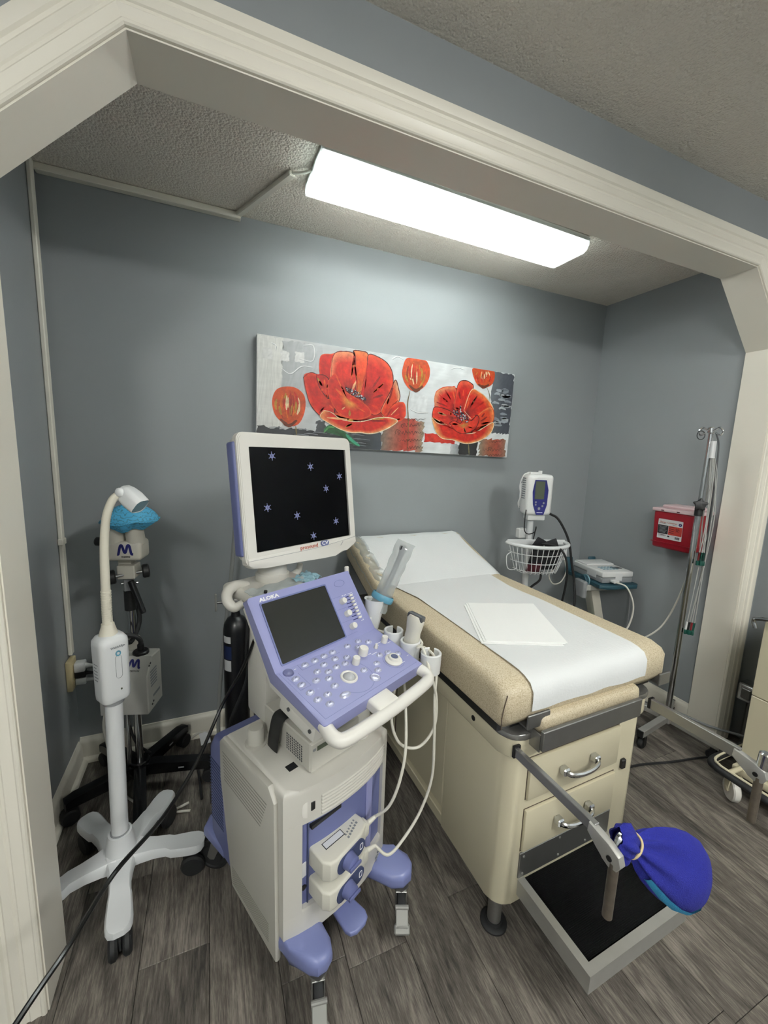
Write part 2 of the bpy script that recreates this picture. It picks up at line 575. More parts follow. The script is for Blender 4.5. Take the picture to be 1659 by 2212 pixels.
struct('wall_back', B().box((-0.12, 0, 0), (W+0.15, 0.12, H+.12)), 'wall')
struct('wall_left', B().box((-0.12, YI, 0), (0, 0, H+.12)), 'wall')
struct('wall_right', B().box((W, YI, 0), (W+.12, 0, H+.12)), 'wall')
struct('ceiling', B().box((-.12, YI, H), (W+.12, 0.0, H+.1)), 'popcorn')
struct('ceiling_outer', B().box((OXL-.1, OYB-.1, HO), (OXR+.2, YO, HO+.1)), 'popcorn')
# partition: one slab round the eight-cornered opening
pb = B()
pts_in = [(XL, 0), (XL, HH-CH), (XL+CH, HH), (XR-CH, HH), (XR, HH-CH), (XR, 0)]
def slab(b, poly, y0, y1):
    b.prism([(px, pz) for px, pz in poly], -y1, -y0, M=Matrix(((1, 0, 0, 0), (0, 0, -1, 0), (0, 1, 0, 0), (0, 0, 0, 1))))
g = 0.004
slab(pb, [(OXL-.1, 0), (XL-g, 0), (XL-g, HO), (OXL-.1, HO)], YO, YI)
slab(pb, [(XR+g, 0), (OXR+.12, 0), (OXR+.12, HO), (XR+g, HO)], YO, YI)
slab(pb, [(XL-g, HH+g), (XR+g, HH+g), (XR+g, HO), (XL-g, HO)], YO, YI)
slab(pb, [(XL-g, HH-CH+g), (XL+CH-g, HH+g), (XL-g, HH+g)], YO, YI)
slab(pb, [(XR+g, HH-CH+g), (XR+g, HH+g), (XR-CH+g, HH+g)], YO, YI)
struct('wall_front', pb, 'wall', smooth=0)
struct('wall_outer_right', B().box((OXR, OYB, 0), (OXR+.12, YO, HO)), 'wall')
struct('wall_outer_left', B().box((OXL-.12, OYB, 0), (OXL, YO, HO)), 'wall')
struct('wall_outer_back', B().box((OXL-.12, OYB-.12, 0), (OXR+.12, OYB, HO)), 'wall')

# jamb boards lining the opening, and moulded casing on the outer face, one board per side
jamb = thing('trim_1', None, None, T(XL, YI, 0)); jamb['kind'] = 'structure'
casing = thing('trim_2', None, None, T(XL, YO, 0)); casing['kind'] = 'structure'
def sweep_board(b, a, c, na, nc, prof):
    """a, c: (x,z) ends on the opening edge; na, nc: unit mitre offsets there; prof: closed list of (outward, y)"""
    rows = []
    for (p, n) in ((a, na), (c, nc)):
        rows.append([(p[0]+n[0]*o, yy, p[1]+n[1]*o) for o, yy in prof])
    t = bmesh.new()
    V = [[t.verts.new(q) for q in r] for r in rows]
    m = len(prof)
    for k in range(m):
        t.faces.new((V[0][k], V[0][(k+1) % m], V[1][(k+1) % m], V[1][k]))
    t.faces.new(V[0]); t.faces.new(list(reversed(V[1])))
    b._merge(t)
# outward mitre directions at the six points of the opening path
tan = math.tan(PI/8)
mit = [(-1, 0), (-1, tan), (-tan, 1), (tan, 1), (1, tan), (1, 0)]
jp = [(0, YO-.002), (0, YI+.002), (.0035, YI+.002), (.0035, YO-.002)]
cw = .100
flute = [(0.004, .008), (.007, .011), (.012, .011), (.015, .009), (.022, .009), (.034, .013), (.037, .011), (.042, .011), (.045, .014), (.060, .015), (.064, .012), (.070, .013), (.074, .018), (.086, .021), (.097, .021), (.100, .017)]
cp = [(0.004, YO)] + [(o, YO - d) for o, d in flute] + [(.100, YO)]
for i in range(5):
    b = B(); sweep_board(b, pts_in[i], pts_in[i+1], mit[i], mit[i+1], jp); struct('jamb_board', b, 'trim', jamb, 0)
    b = B(); sweep_board(b, pts_in[i], pts_in[i+1], mit[i], mit[i+1], cp); struct('casing_board', b, 'trim', casing, 25)

# baseboards: tall moulded board with a rounded shoe
def baseboard(name, p0, p1, nrm):
    p0, p1 = Vector(p0), Vector(p1)
    d = (p1 - p0).normalized(); L = (p1-p0).length
    M = frame(p0, nrm, (0, 0, 1))      # x out of the wall, y up, z along
    if M.col[2].xyz.dot(d) < 0: M = frame(p1, nrm, (0, 0, 1))
    root = thing(name, None, None, T(*p0)); root['kind'] = 'structure'
    part('board', B(M).prism([(0.0005, 0), (.014, 0), (.014, .085), (.010, .100), (.006, .104), (.004, .112), (.0005, .114)], 0, L), 'trim', root)
    part('shoe_moulding', B(M).prism([(.014, 0), (.030, 0), (.029, .010), (.023, .018), (.014, .022)], 0, L), 'trim', root)
baseboard('baseboard_back', (0, 0, 0), (W, 0, 0), (0, -1, 0))
baseboard('baseboard_left', (0, YI+.003, 0), (0, -.030, 0), (1, 0, 0))
baseboard('baseboard_right', (W, -.030, 0), (W, YI+.003, 0), (-1, 0, 0))

# fluorescent wrap fixtures
def wrap_light(M, L, wd, ht, label, tubemat, n_tubes=2):
    """long axis x, centred, hangs down from z=0"""
    t = thing('ceiling_light', label, 'ceiling light', M)
    b = B(M); b.box((-L/2, -wd*.5, -.022), (L/2, wd*.5, -.0005), .003, 1); part('housing', b, 'lamp_body', t)
    b = B(M); b.box((-L/2+.01, -.028, -.030), (L/2-.01, .028, -.0225)); part('ballast_cover', b, 'lamp_body', t)
    for k in range(n_tubes):
        yy = (k - (n_tubes-1)/2) * wd * .5
        part('fluorescent_tube', B(M).cyl((-L/2+.03, yy, -.040), (L/2-.03, yy, -.040), .0125, n=14), tubemat, t)
    # ribbed wrap lens: cross section swept along x
    cs = [(-wd*.5, -.010), (-wd*.5, -ht*.6), (-wd*.46, -ht*.86), (-wd*.38, -ht)]
    nr = 26
    for i in range(1, nr):
        yy = -wd*.38 + wd*.76*i/nr
        cs.append((yy, -ht - (.0012 if i % 2 else 0)))
    cs += [(wd*.38, -ht), (wd*.46, -ht*.86), (wd*.5, -ht*.6), (wd*.5, -.010)]
    rows = [[(xx, yy, zz) for yy, zz in cs] for xx in (-L/2+.004, L/2-.004)]
    part('lens', B(M).grid(rows), 'lamp_lens', t, 20)
    for sx in (-1, 1):
        b = B(M); b.prism([(yy, zz) for yy, zz in cs], -.003, .003, M=frame((sx*(L/2-.001), 0, 0), (0, 1, 0), (0, 0, 1)))
        part('end_cap', b, 'lamp_lens', t, 20)
    return t
wrap_light(T(1.531, -.452, H) @ RZ(.02), 1.22, .225, .062, 'lit white fluorescent wrap light on the alcove ceiling', 'tube_alcove')
# the outer room's own fixtures, behind the camera
wrap_light(T(2.0, -3.0, HO) @ RZ(PI/2), 1.22, .30, .075, 'lit fluorescent wrap light on the outer ceiling behind the camera, right of the other', 'tube_room')
wrap_light(T(-0.25, -3.45, HO) @ RZ(PI/2), 1.22, .30, .075, 'lit fluorescent wrap light on the outer ceiling behind the camera, by the outer left wall', 'tube_room')

# surface raceway: corner run along the ceiling, diagonal to the lamp, drop in the left corner
rw = thing('cable_raceway', 'white cable raceway along the ceiling edge, down the left corner', 'raceway', T(0, 0, H))
part('ceiling_run', B().box((.012, -.034, H-.026), (.712, -.001, H-.001), .003, 1), 'trim', rw)
Md = frame((.700, -.022, H), (.165, -.375, 0), (0, 0, 1))
part('diagonal_run', B(Md).box((0, -.018, -.012), (.405, -.0005, .012), .003, 1), 'trim', rw)
part('corner_run', B().box((.001, -.068, .535), (.016, -.036, H-.002), .003, 1), 'trim', rw)
part('joint_cover', B().box((.0005, -.072, 1.005), (.019, -.032, 1.030), .002, 1), 'trim', rw)
lx = Md @ Vector((.402, -.008, 0))
part('lamp_cable', B().tube([lx, lx+Vector((.028, -.022, -.004)), (.921, -.445, H-.014)], .005), 'cable_white', rw)
# ================================================================ canvas painting on the back wall
HM = [0.000763357, 6.31265e-06, -0.106168, 0.000121251, -0.000757149, 0.0593973, -0.000157081, -6.12142e-05]
def cv(x, y):
    d = HM[6]*x + HM[7]*y + 1
    return ((HM[0]*x + HM[1]*y + HM[2])/d, (HM[3]*x + HM[4]*y + HM[5])/d)
ra = math.radians(-1.097)
CM = frame((.7718, -.037, 1.9208), (math.cos(ra), 0, math.sin(ra)), (-math.sin(ra), 0, math.cos(ra)))  # x right, y up, z to the room
CWD, CHT = 1.447, .483
paint = thing('canvas_painting', 'long canvas painting of red poppies on the back wall', 'painting', CM @ T(0, -CHT, -.036))
part('canvas', B(CM).box((0, -CHT, -.036), (CWD, 0, 0), .002, 1), 'canvas_ground' if 'canvas_ground' in MAT else 'paper', paint)

class P:
    """flat paint with a pigment colour per vertex"""
    def __init__(s): s.v = []; s.f = []; s.c = []
    def fan(s, outline, centre, cc, ce, z, rings=8, mid=None, jit=.12, sub=4, px=True, edge_fn=None):
        pts = smooth_path([(a, b, 0) for a, b in outline], sub, True)
        o = [cv(q.x, q.y) if px else (q.x, q.y) for q in pts]
        c = cv(*centre) if px else centre
        n = len(o); base = len(s.v)
        cc, ce = lin(cc), lin(ce); cm = lin(mid) if mid else [(a+b)/2 for a, b in zip(cc, ce)]
        for r in range(rings+1):
            t = r / rings
            for i in range(n):
                x = c[0] + (o[i][0]-c[0])*t; y = c[1] + (o[i][1]-c[1])*t
                x = min(max(x, .001), CWD-.001); y = min(max(y, -CHT+.001), -.001)
                s.v.append((x, y, z))
                w1 = min(1, t/.45); w2 = max(0, (t-.80)/.20)
                q = [(cc[k]*(1-w1)+cm[k]*w1)*(1-w2)+ce[k]*w2 for k in range(3)]
                j = 1 + random.uniform(-jit, jit)
                s.c.append([max(0, k*j) for k in q] + [1])
        for r in range(rings):
            for i in range(n):
                a = base + r*n + i; b_ = base + r*n + (i+1) % n
                s.f.append((a, b_, b_+n, a+n))
        return s
    def patch(s, x0, y0, x1, y1, cols, z, nx=24, ny=12, ragged=.006):
        """rectangle in canvas metres; cols = colours left..right or 2-row list"""
        base = len(s.v)
        for j in range(ny+1):
            for i in range(nx+1):
                u, w = i/nx, j/ny
                ex = random.uniform(-ragged, ragged) if (i in (0, nx) or j in (0, ny)) else 0
                X = min(max(x0+(x1-x0)*u+ex, .001), CWD-.001); Y = min(max(y0+(y1-y0)*w+ex, -CHT+.001), -.001)
                s.v.append((X, Y, z))
                f = u*(len(cols)-1); k = min(int(f), len(cols)-2); f -= k
                a, b_ = lin(cols[k]), lin(cols[k+1])
                jt = 1 + random.uniform(-.1, .1)
                s.c.append([(a[m]*(1-f)+b_[m]*f)*jt for m in range(3)] + [1])
        for j in range(ny):
            for i in range(nx):
                a = base + j*(nx+1) + i
                s.f.append((a, a+1, a+nx+2, a+nx+1))
        return s
    def stroke(s, pts, w, col, z, px=True, sub=5):
        q = smooth_path([(a, b, 0) for a, b in pts], sub)
        q = [Vector(cv(p.x, p.y)) if px else Vector((p.x, p.y)) for p in q]
        base = len(s.v); n = len(q)
        for i in range(n):
            d = (q[min(i+1, n-1)] - q[max(i-1, 0)]); d = d.normalized() if d.length > 1e-9 else Vector((1, 0))
            nn = Vector((-d.y, d.x)); ww = w * (.45 + .75*math.sin(PI*(i+.5)/n)) * random.uniform(.8, 1.2)
            for sg in (-1, 1):
                X = q[i] + nn*ww*sg
                s.v.append((min(max(X.x, .001), CWD-.001), min(max(X.y, -CHT+.001), -.001), z)); s.c.append(lin(col))
        for i in range(n-1):
            a = base + 2*i
            s.f.append((a, a+1, a+3, a+2))
        return s
    def make(s, name, parent, m='pigment'):
        me = bpy.data.meshes.new(name); me.from_pydata(s.v, [], s.f)
        at = me.color_attributes.new('pigment', 'FLOAT_COLOR', 'POINT')
        for i, c in enumerate(s.c): at.data[i].color = c
        me.materials.append(MAT[m])
        o = bpy.data.objects.new(name, me); return _link(o, parent, CM)

z = .0006
def m2(x, y): return cv(x, y)
gr = P()
gr.patch(0, -CHT, CWD, 0, ['#cfcfcc', '#bdbfc0', '#b7babc', '#cfd3d5', '#dde1e2', '#dfe2e3', '#d5d9da'], z, 40, 14, 0)
gr.patch(0, -.40, .112, -.004, ['#d6d6d2', '#d9d9d4'], z+.0002)
gr.patch(.112, -.30, .30, -.01, ['#a9abac', '#b6b9bb'], z+.0002)
for (x0, y0, x1, y1) in ((165, 185, 222, 235), (265, 200, 312, 248), (345, 205, 396, 255)):
    a, b_ = m2(x0, y1), m2(x1, y0); gr.patch(a[0], a[1], b_[0], b_[1], ['#cfcfcc', '#d8d8d6'] if x0 < 200 else ['#dcdcda', '#e0e0de'], z+.0004, 6, 6, .003)
a, b_ = m2(970, 520), m2(1065, 440); gr.patch(a[0], a[1], b_[0], b_[1], ['#d5d8d9', '#dfe2e3'], z+.0004, 8, 6, .003)
for (pts) in ([(390, 165), (445, 170), (440, 250), (360, 235)], [(270, 290), (320, 320), (380, 280), (440, 285)], [(1190, 292), (1225, 285), (1262, 296)], [(870, 240), (900, 225), (930, 240)], [(965, 510), (1010, 530), (1062, 530)], [(215, 150), (240, 165), (238, 190)]):
    gr.stroke(pts, .0016, '#ecedec', z+.0007); gr.stroke([(p[0]+3, p[1]+5) for p in pts], .0009, '#8b8f92', z+.0006)
gr.make('painted_ground', paint, 'pigment_ground')

def field(nm, fn):
    q_ = P(); fn(q_); q_.make(nm, paint, 'pigment_ground' if 'red' not in nm else 'pigment')
def f_base(q):
    q.patch(0, -CHT, .56, -.405, ['#2b2c2e', '#393b3e', '#242527', '#3a3d40', '#1c1d1f'], z+.0004, 40, 8, .008)
    for k in range(30):
        X = random.uniform(.02, .50); Y = random.uniform(-.475, -.405)
        q.stroke([(X, Y), (X+.03, Y+.003), (X+.07, Y)], .0016, random.choice(['#6c7074', '#8a8e92', '#101112']), z+.0008, px=False)
field('painted_dark_field', f_base)
def rect(nm, p0, p1, cols, zo, nx, ny, rg, bottom=None):
    a, b_ = m2(*p0), m2(*p1)
    field(nm, lambda q: q.patch(a[0], bottom if bottom is not None else a[1], b_[0], b_[1], cols, z+zo, nx, ny, rg))
rect('painted_dark_block', (460, 640), (510, 580), ['#45484b', '#3a3d40'], .0005, 6, 6, .006)
rect('painted_dark_block', (660, 735), (815, 640), ['#26282b', '#2f3337', '#3d434a'], .0006, 10, 8, .003, -CHT)
def f_right(q):
    a = m2(1422, 300); q.patch(a[0], -.345, CWD, 0, ['#5d6268', '#43474f', '#3b3f48'], z+.0004, 14, 22, .006)
    for k in range(26):
        X = random.uniform(a[0]+.01, a[0]+.10); Y = random.uniform(-.30, -.08)
        q.stroke([(X, Y), (X+.02, Y+random.uniform(-.01, .01)), (X+.05, Y)], .006, random.choice(['#8f959b', '#787e86', '#a4a9ad']), z+.0006, px=False)
field('painted_slate_field', f_right)
rect('painted_dark_block', (1230, 760), (1335, 695), ['#1b1b1c', '#2a2b2c', '#1d1d1e'], .0006, 8, 8, .004, -CHT)
rect('painted_gray_block', (1185, 760), (1235, 705), ['#b9bcbe', '#7d8083'], .0005, 6, 6, .004, -CHT)
rect('painted_red_field', (812, 735), (1045, 575), ['#6e6258', '#8d5a4a', '#a2392c', '#a8473a', '#8f8672'], .0007, 20, 14, .008, -CHT+.004)
rect('painted_red_stripe', (1045, 690), (1215, 655), ['#b8281c', '#c7382b', '#b52318'], .0006, 12, 5, .004)
rect('painted_red_field', (1340, 775), (1490, 680), ['#7d7262', '#95573f', '#9a4638', '#8a6a58'], .0007, 12, 10, .008, -CHT)
hw = P()
def scribble(x0, y0, x1, n, amp):
    pts = []
    for k in range(n):
        t = k/(n-1)
        pts.append((x0+(x1-x0)*t + random.uniform(-3, 3), y0 + amp*(1 if k % 2 else -1)*random.uniform(.2, 1.2)))
    hw.stroke(pts, .0011, '#2a2320', z+.0012, sub=4)
for (x0, y0, x1, n, amp) in ((950, 568, 1050, 9, 5), (925, 600, 1045, 15, 10), (885, 640, 1040, 21, 10), (905, 682, 1040, 19, 8), (950, 720, 1035, 12, 9), (1395, 690, 1470, 12, 7), (1365, 732, 1465, 14, 9), (1375, 762, 1470, 14, 6)):
    scribble(x0, y0, x1, n, amp)
for q in (((930, 615), (920, 600), (940, 590)), ((885, 655), (895, 625), (915, 630)), ((1398, 742), (1392, 725), (1410, 718))):
    hw.stroke(q, .0012, '#2a2320', z+.0012)
hw.make('painted_handwriting', paint)

RED, DRED, ORG, CRM, GOLD = '#b4180d', '#5e0c08', '#c23a14', '#e0c9a0', '#a06a20'
def poppy(petals, stam, name, outline_col='#e3d0b0', base=None):
    f = P(); zz = z+.0013
    if base: f.fan(base, (sum(q[0] for q in base)/len(base), sum(q[1] for q in base)/len(base)), '#8e120a', '#b4180d', zz-.0003, mid='#a5160b')
    for k, (ol, ce, cc, mid, cedge) in enumerate(petals):
        f.fan(ol, ce, cc, cedge, zz + k*.0002, mid=mid)
        f.stroke(ol + [ol[0]], .0021, random.choice(['#4a0a06', '#5e0c08', outline_col, '#4a0a06', '#c8431c']), zz + k*.0002 + .0001)
        for q in range(9):
            i = random.randrange(len(ol)); ex, ey = ol[i]
            t0, t1 = random.uniform(.25, .5), random.uniform(.65, .92)
            f.stroke([(ce[0]+(ex-ce[0])*t, ce[1]+(ey-ce[1])*t) for t in (t0, (t0+t1)/2, t1)], random.uniform(.002, .005), random.choice(['#c8431c', '#c02a12', '#a8160b', '#a4782a', '#c94d1c', '#7e100a', '#d8a070']), zz + k*.0002 + .00015)
    f.make(name, paint)
    s = P(); zz2 = zz + len(petals)*.0002 + .0004
    for (sx, sy, rx, ry, n) in stam:
        for k in range(n):
            ang = random.uniform(0, 2*PI); rr = math.sqrt(random.random())
            px, py = sx + math.cos(ang)*rr*rx + (math.sin(ang)*rr*ry)*.0, sy + math.sin(ang)*rr*ry + math.cos(ang)*rr*rx*.55
            r = random.uniform(2.0, 5.0)
            s.fan([(px-r, py), (px, py-r), (px+r, py), (px, py+r)], (px, py), *(random.choice([('#0c0e16', '#141824'), ('#141824', '#242a3c'), ('#10131c', '#1d2130'), ('#c9cdd2', '#9aa2ad'), ('#e0e4e6', '#b8bec4')])), zz2 + k*.000004, rings=1, sub=1)
    s.make('painted_stamens', paint)

big = [
 ([(480, 330), (484, 226), (548, 215), (600, 205), (560, 330), (540, 380)], (540, 390), DRED, RED, '#b91d0e'),
 ([(540, 370), (552, 222), (610, 200), (665, 212), (685, 260), (680, 350), (660, 430), (610, 430)], (640, 440), DRED, '#bb2010', '#e08a60'),
 ([(680, 430), (672, 230), (660, 197), (700, 197), (740, 215), (740, 300), (715, 400)], (690, 450), GOLD, ORG, '#d9713c'),
 ([(700, 440), (735, 300), (742, 218), (800, 232), (850, 270), (875, 330), (868, 420), (820, 520), (760, 540)], (715, 470), DRED, RED, '#d24a2a'),
 ([(390, 340), (428, 314), (465, 325), (520, 345), (545, 420), (560, 520), (520, 565), (470, 540), (420, 470)], (520, 480), '#b3301c', RED, '#cc3d22'),
 ([(458, 330), (500, 328), (530, 360), (528, 440), (520, 452), (480, 400)], (510, 420), '#c53a20', '#ad170c', '#b02216'),
 ([(840, 560), (810, 520), (860, 420), (888, 355), (905, 400), (912, 455), (880, 520)], (830, 540), RED, ORG, '#dcae84'),
 ([(780, 610), (830, 550), (880, 490), (930, 478), (943, 520), (935, 560), (890, 585)], (820, 590), RED, '#ad170c', '#cf3f24'),
 ([(500, 520), (540, 530), (600, 570), (700, 580), (790, 560), (860, 560), (900, 578), (850, 615), (790, 640), (740, 646), (700, 640), (650, 640), (590, 622), (530, 590), (480, 555)], (690, 575), RED, '#b91d0e', '#dd8f58'),
 ([(525, 360), (560, 322), (585, 370), (600, 405), (650, 440), (700, 470), (745, 510), (752, 545), (700, 566), (640, 562), (580, 530), (540, 470), (524, 410)], (640, 480), '#c98a3c', '#b91d0e', '#b8281a'),
]
poppy(big, [(672, 430, 58, 16, 110)], 'painted_poppy', base=[(420, 400), (500, 300), (640, 230), (800, 270), (880, 400), (900, 520), (800, 610), (640, 610), (520, 560), (450, 480)])
small = [
 ([(1100, 470), (1110, 420), (1150, 395), (1195, 392), (1215, 400), (1235, 500), (1200, 540), (1120, 530)], (1225, 520), DRED, RED, '#d8946a'),
 ([(1205, 500), (1228, 380), (1262, 357), (1300, 372), (1312, 400), (1290, 500), (1250, 530)], (1250, 520), '#a51e12', RED, '#d2583a'),
 ([(1260, 520), (1300, 410), (1345, 420), (1390, 460), (1420, 520), (1380, 570), (1310, 570)], (1270, 540), DRED, '#b91d0e', '#e07a3e'),
 ([(1090, 560), (1092, 520), (1110, 500), (1180, 520), (1225, 560), (1200, 600), (1140, 600)], (1200, 560), DRED, '#c02818', '#cc3c22'),
 ([(1300, 600), (1340, 540), (1400, 500), (1422, 530), (1416, 580), (1370, 620)], (1320, 600), '#b3281a', ORG, '#de8a4e'),
 ([(1085, 555), (1120, 590), (1180, 600), (1250, 640), (1320, 640), (1415, 585), (1412, 630), (1380, 665), (1330, 690), (1270, 700), (1200, 680), (1140, 670), (1105, 630)], (1250, 640), '#b82a1a', '#b91d0e', '#dd9a5c'),
 ([(1180, 590), (1205, 575), (1240, 590), (1262, 565), (1300, 575), (1330, 545), (1342, 570), (1320, 620), (1270, 645), (1220, 635)], (1255, 600), '#a8803a', '#c9301c', '#a51e12'),
]
poppy(small, [(1245, 550, 44, 22, 80), (1240, 505, 4, 22, 12)], 'painted_poppy', base=[(1110, 450), (1200, 400), (1310, 410), (1400, 490), (1405, 600), (1330, 680), (1200, 670), (1110, 600)])
def bud(ol, ce, name='painted_poppy_bud'):
    f = P(); zz = z+.0014
    f.fan(ol, ce, '#93601f', '#c8481e', zz, mid='#b0441a')
    xs = [q[0] for q in ol]; ys = [q[1] for q in ol]
    x0, x1, y0, y1 = min(xs), max(xs), min(ys), max(ys)
    for k in range(34):
        u = random.uniform(-.8, .8); cx = (x0+x1)/2; hw_ = (x1-x0)/2
        t0 = random.uniform(.12, .5); t1 = t0 + random.uniform(.2, .4)
        q = []
        for t in (t0, (t0+t1)/2, t1):
            wv = math.sin(PI*min(max(t*.9+.08, 0), 1))
            q.append((cx + u*hw_*wv, y0 + (y1-y0)*t))
        f.stroke(q, random.uniform(.002, .0055), random.choice(['#ad2410', '#c03c18', '#a4782a', '#dcc59c', '#b41d0e', '#c8601f', '#8a1a0c', '#ad2410']), zz+.0002+k*.000004)
    f.stroke([(x0+(x1-x0)*.25, y1-(y1-y0)*.18), ((x0+x1)/2, y1-3), (x1-(x1-x0)*.25, y1-(y1-y0)*.15)], .007, '#5f2a12', zz+.0005)
    f.make(name, paint)
bud([(220, 470), (240, 410), (290, 390), (350, 398), (395, 440), (400, 510), (375, 580), (335, 605), (280, 588), (235, 540)], (310, 500))
bud([(925, 320), (940, 250), (965, 232), (1010, 236), (1050, 243), (1075, 290), (1070, 350), (1035, 400), (985, 415), (945, 380)], (1000, 330))
bud([(1308, 320), (1310, 290), (1350, 294), (1400, 302), (1425, 306), (1426, 350), (1405, 385), (1365, 396), (1330, 375)], (1365, 340))
st = P()
st.stroke([(968, 412), (955, 480), (958, 580), (955, 735)], .0022, '#6e5a34', z+.0030)
st.stroke([(348, 605), (350, 625), (352, 660)], .0022, '#7a6a3a', z+.0020)
st.stroke([(1385, 395), (1398, 430), (1402, 470)], .0018, '#6f6a48', z+.0012)
st.stroke([(1284, 700), (1286, 730), (1288, 765)], .0026, '#7d7350', z+.0030)
st.fan([(500, 630), (530, 598), (580, 615), (640, 655), (690, 712), (650, 700), (620, 670), (560, 650)], (570, 640), '#1d3a1c', '#2f6a45', z+.0012, mid='#22502c')
st.stroke([(620, 650), (650, 680), (695, 712)], .006, '#3f9a78', z+.0016)
st.stroke([(500, 640), (530, 610), (560, 612)], .004, '#4f8a4c', z+.0016)
st.make('painted_stems', paint)
# ================================================================ ultrasound machine
UA = .399
UM = T(.706, -1.152, 0) @ RZ(UA)          # x right, y back, origin under the front left body corner
us = thing('ultrasound_machine', 'cream and lavender ultrasound machine on casters with a black screen', 'ultrasound machine', UM)
BW, ZB, ZT = .358, .145, .607

def caster(parent, M, r=.06, w=.026, lever=True, fm='steel', wm='black_rubber', name='caster'):
    """wheel axle along local y; z=0 floor; swivel stem at the origin"""
    c = thing(name, None, None, M, parent=parent)
    part('stem', B(M).cyl((0, 0, 2*r-.004), (0, 0, 2*r+.03), .011, n=12).cyl((0, 0, 2*r+.002), (0, 0, 2*r+.010), .024, n=16), fm, c)
    ox = .022
    wb = B(M)
    for sy in (-1, 1):
        Mw = frame((ox, sy*w*.5, r), (1, 0, 0), (0, 0, 1))
        wb.lathe([(0, -w*.42), (r*.55, -w*.42), (r*.62, -w*.30), (r*.80, -w*.30), (r*.86, -w*.44), (r*.97, -w*.40), (r, -w*.15), (r, w*.15), (r*.97, w*.40), (r*.86, w*.44), (r*.80, w*.30), (0, w*.30)], 24, Mw) if False else None
    Mw = frame((ox, 0, r), (1, 0, 0), (0, 0, 1))
    wb.lathe([(0, -w*.5), (r*.55, -w*.5), (r*.60, -w*.38), (r*.78, -w*.38), (r*.84, -w*.5), (r*.96, -w*.46), (r, -w*.2), (r, w*.2), (r*.96, w*.46), (r*.84, w*.5), (r*.78, w*.38), (r*.60, w*.38), (r*.55, w*.5), (0, w*.5)], 24, Mw)
    part('wheel', wb, wm, c)
    fb = B(M)
    for sy in (-1, 1):
        fb.prism([(-.018, 2*r+.004), (.020, 2*r+.004), (ox+.016, r-.004), (ox+.006, r-.014), (ox-.008, r-.012)], sy*(w*.5+.003)-.0015, sy*(w*.5+.003)+.0015, M=frame((0, 0, 0), (1, 0, 0), (0, 0, 1)))
    fb.box((-.020, -w*.5-.005, 2*r+.001), (.024, w*.5+.005, 2*r+.005), .001, 1)
    part('fork', fb, fm, c)
    if lever:
        lb = B(M @ T(.052, 0, 2*r*.985) @ RY(.80))
        lb.box((0, -w*.75, -.003), (.052, w*.75, .003), .002, 1)
        lb.box((.040, -w*.95, -.011), (.064, w*.95, .003), .004, 1)
        lb.cyl((.006, -w*.8, 0), (.006, w*.8, 0), .006, n=10)
        part('brake_lever', lb, 'lever_gray', c)
    return c

# --- body shell
def plan(u0, u1, v1, bulge=.034, inset=0.0, n=10):
    """plan outline: straight back and sides, front bowed towards the viewer"""
    pts = [(u1, v1), (u0, v1)]
    for k in range(n+1):
        u = u0 + (u1-u0)*k/n
        s = (u - BW/2) / (BW/2)
        pts.append((u, inset - bulge*(1 - min(1, abs(s))**2.2)))
    return list(reversed(pts))
b = B(UM)
b.prism(plan(.0, BW, .30), .508, ZT, .016, 3, top_only=True)        # upper band
part('upper_shell', b, 'us_cream', us)
part('left_fascia_post', B(UM).prism(plan(0.0, .045, .05), .25, .512), 'us_cream', us)
part('right_fascia_post', B(UM).prism(plan(.334, BW, .05), .25, .512), 'us_cream', us)
b = B(UM); b.prism(plan(0.0, BW, .05), .182, .262, .012, 3)
part('lower_fascia', b, 'us_cream', us)
part('inner_chassis', B(UM).box((.012, .055, .15), (BW-.012, .30, .51)), 'us_purple_dark', us)
# lavender recessed panel with ledge
b = B(UM); b.prism(plan(.045, .334, .050, .030, .010), .262, .508)
part('recessed_panel', b, 'us_purple_dark', us)
part('panel_divider', B(UM).box((.0635, -.0125, .262), (.0665, .030, .506)), 'us_navy', us)
part('panel_step', B(UM).box((.262, -.0195, .262), (.285, .03, .506), .003, 1), 'us_purple', us)
part('slot', B(UM).box((.070, -.021, .480), (.165, .012, .490)), 'black_plastic', us)
# side panels: cream, slightly proud, sloped rear edge, with rows of louvres
for u0, u1, nm in ((-.012, .006, 'side_panel'), (BW-.006, BW+.012, 'side_panel')):
    Ms = frame((u0, 0, 0), (0, 1, 0), (0, 0, 1))
    part(nm, B(UM).prism([(.018, .118), (.262, .135), (.318, .46), (.322, .575), (.30, .598), (.05, .606), (.022, .575)], 0, u1-u0, .006, 2, M=Ms), 'us_shell', us)
lb = B(UM)
for k in range(9):
    zz = .552 - k*.0105
    lb.box((-.0125, .055 + k*.004, zz), (-.0115, .30 - k*.001, zz+.0030))
for k in range(8):
    zz = .205 - k*.0075
    lb.box((-.0125, .05, zz), (-.0115, .255, zz+.0024))
part('side_louvres', lb, 'outer_base', us, 0, kind='stuff')
# front vents
vb = B(UM)
for k in range(6):
    zz = .566 - k*.0095
    vb.tube([(.094 + (.336-.094)*i/14, -.034*(1-min(1, abs((.094+(.336-.094)*i/14 - BW/2)/(BW/2)))**2.2) - .0005, zz) for i in range(15)], .0030, n=8, sub=1)
part('front_vents', vb, 'us_cream', us, 40, kind='stuff')
# side USB bay
b = B(UM @ T(.062, -.016, .545)); b.lathe([(.0, -.004), (.022, -.004), (.024, .0), (.018, .003), (0, .003)], 20, RX(PI/2) , sx=.8, sy=1.3)
part('port_bay', b, 'us_white', us)
part('port', B(UM).box((.066, -.024, .538), (.078, -.0185, .562), .001, 1), 'black_plastic', us)
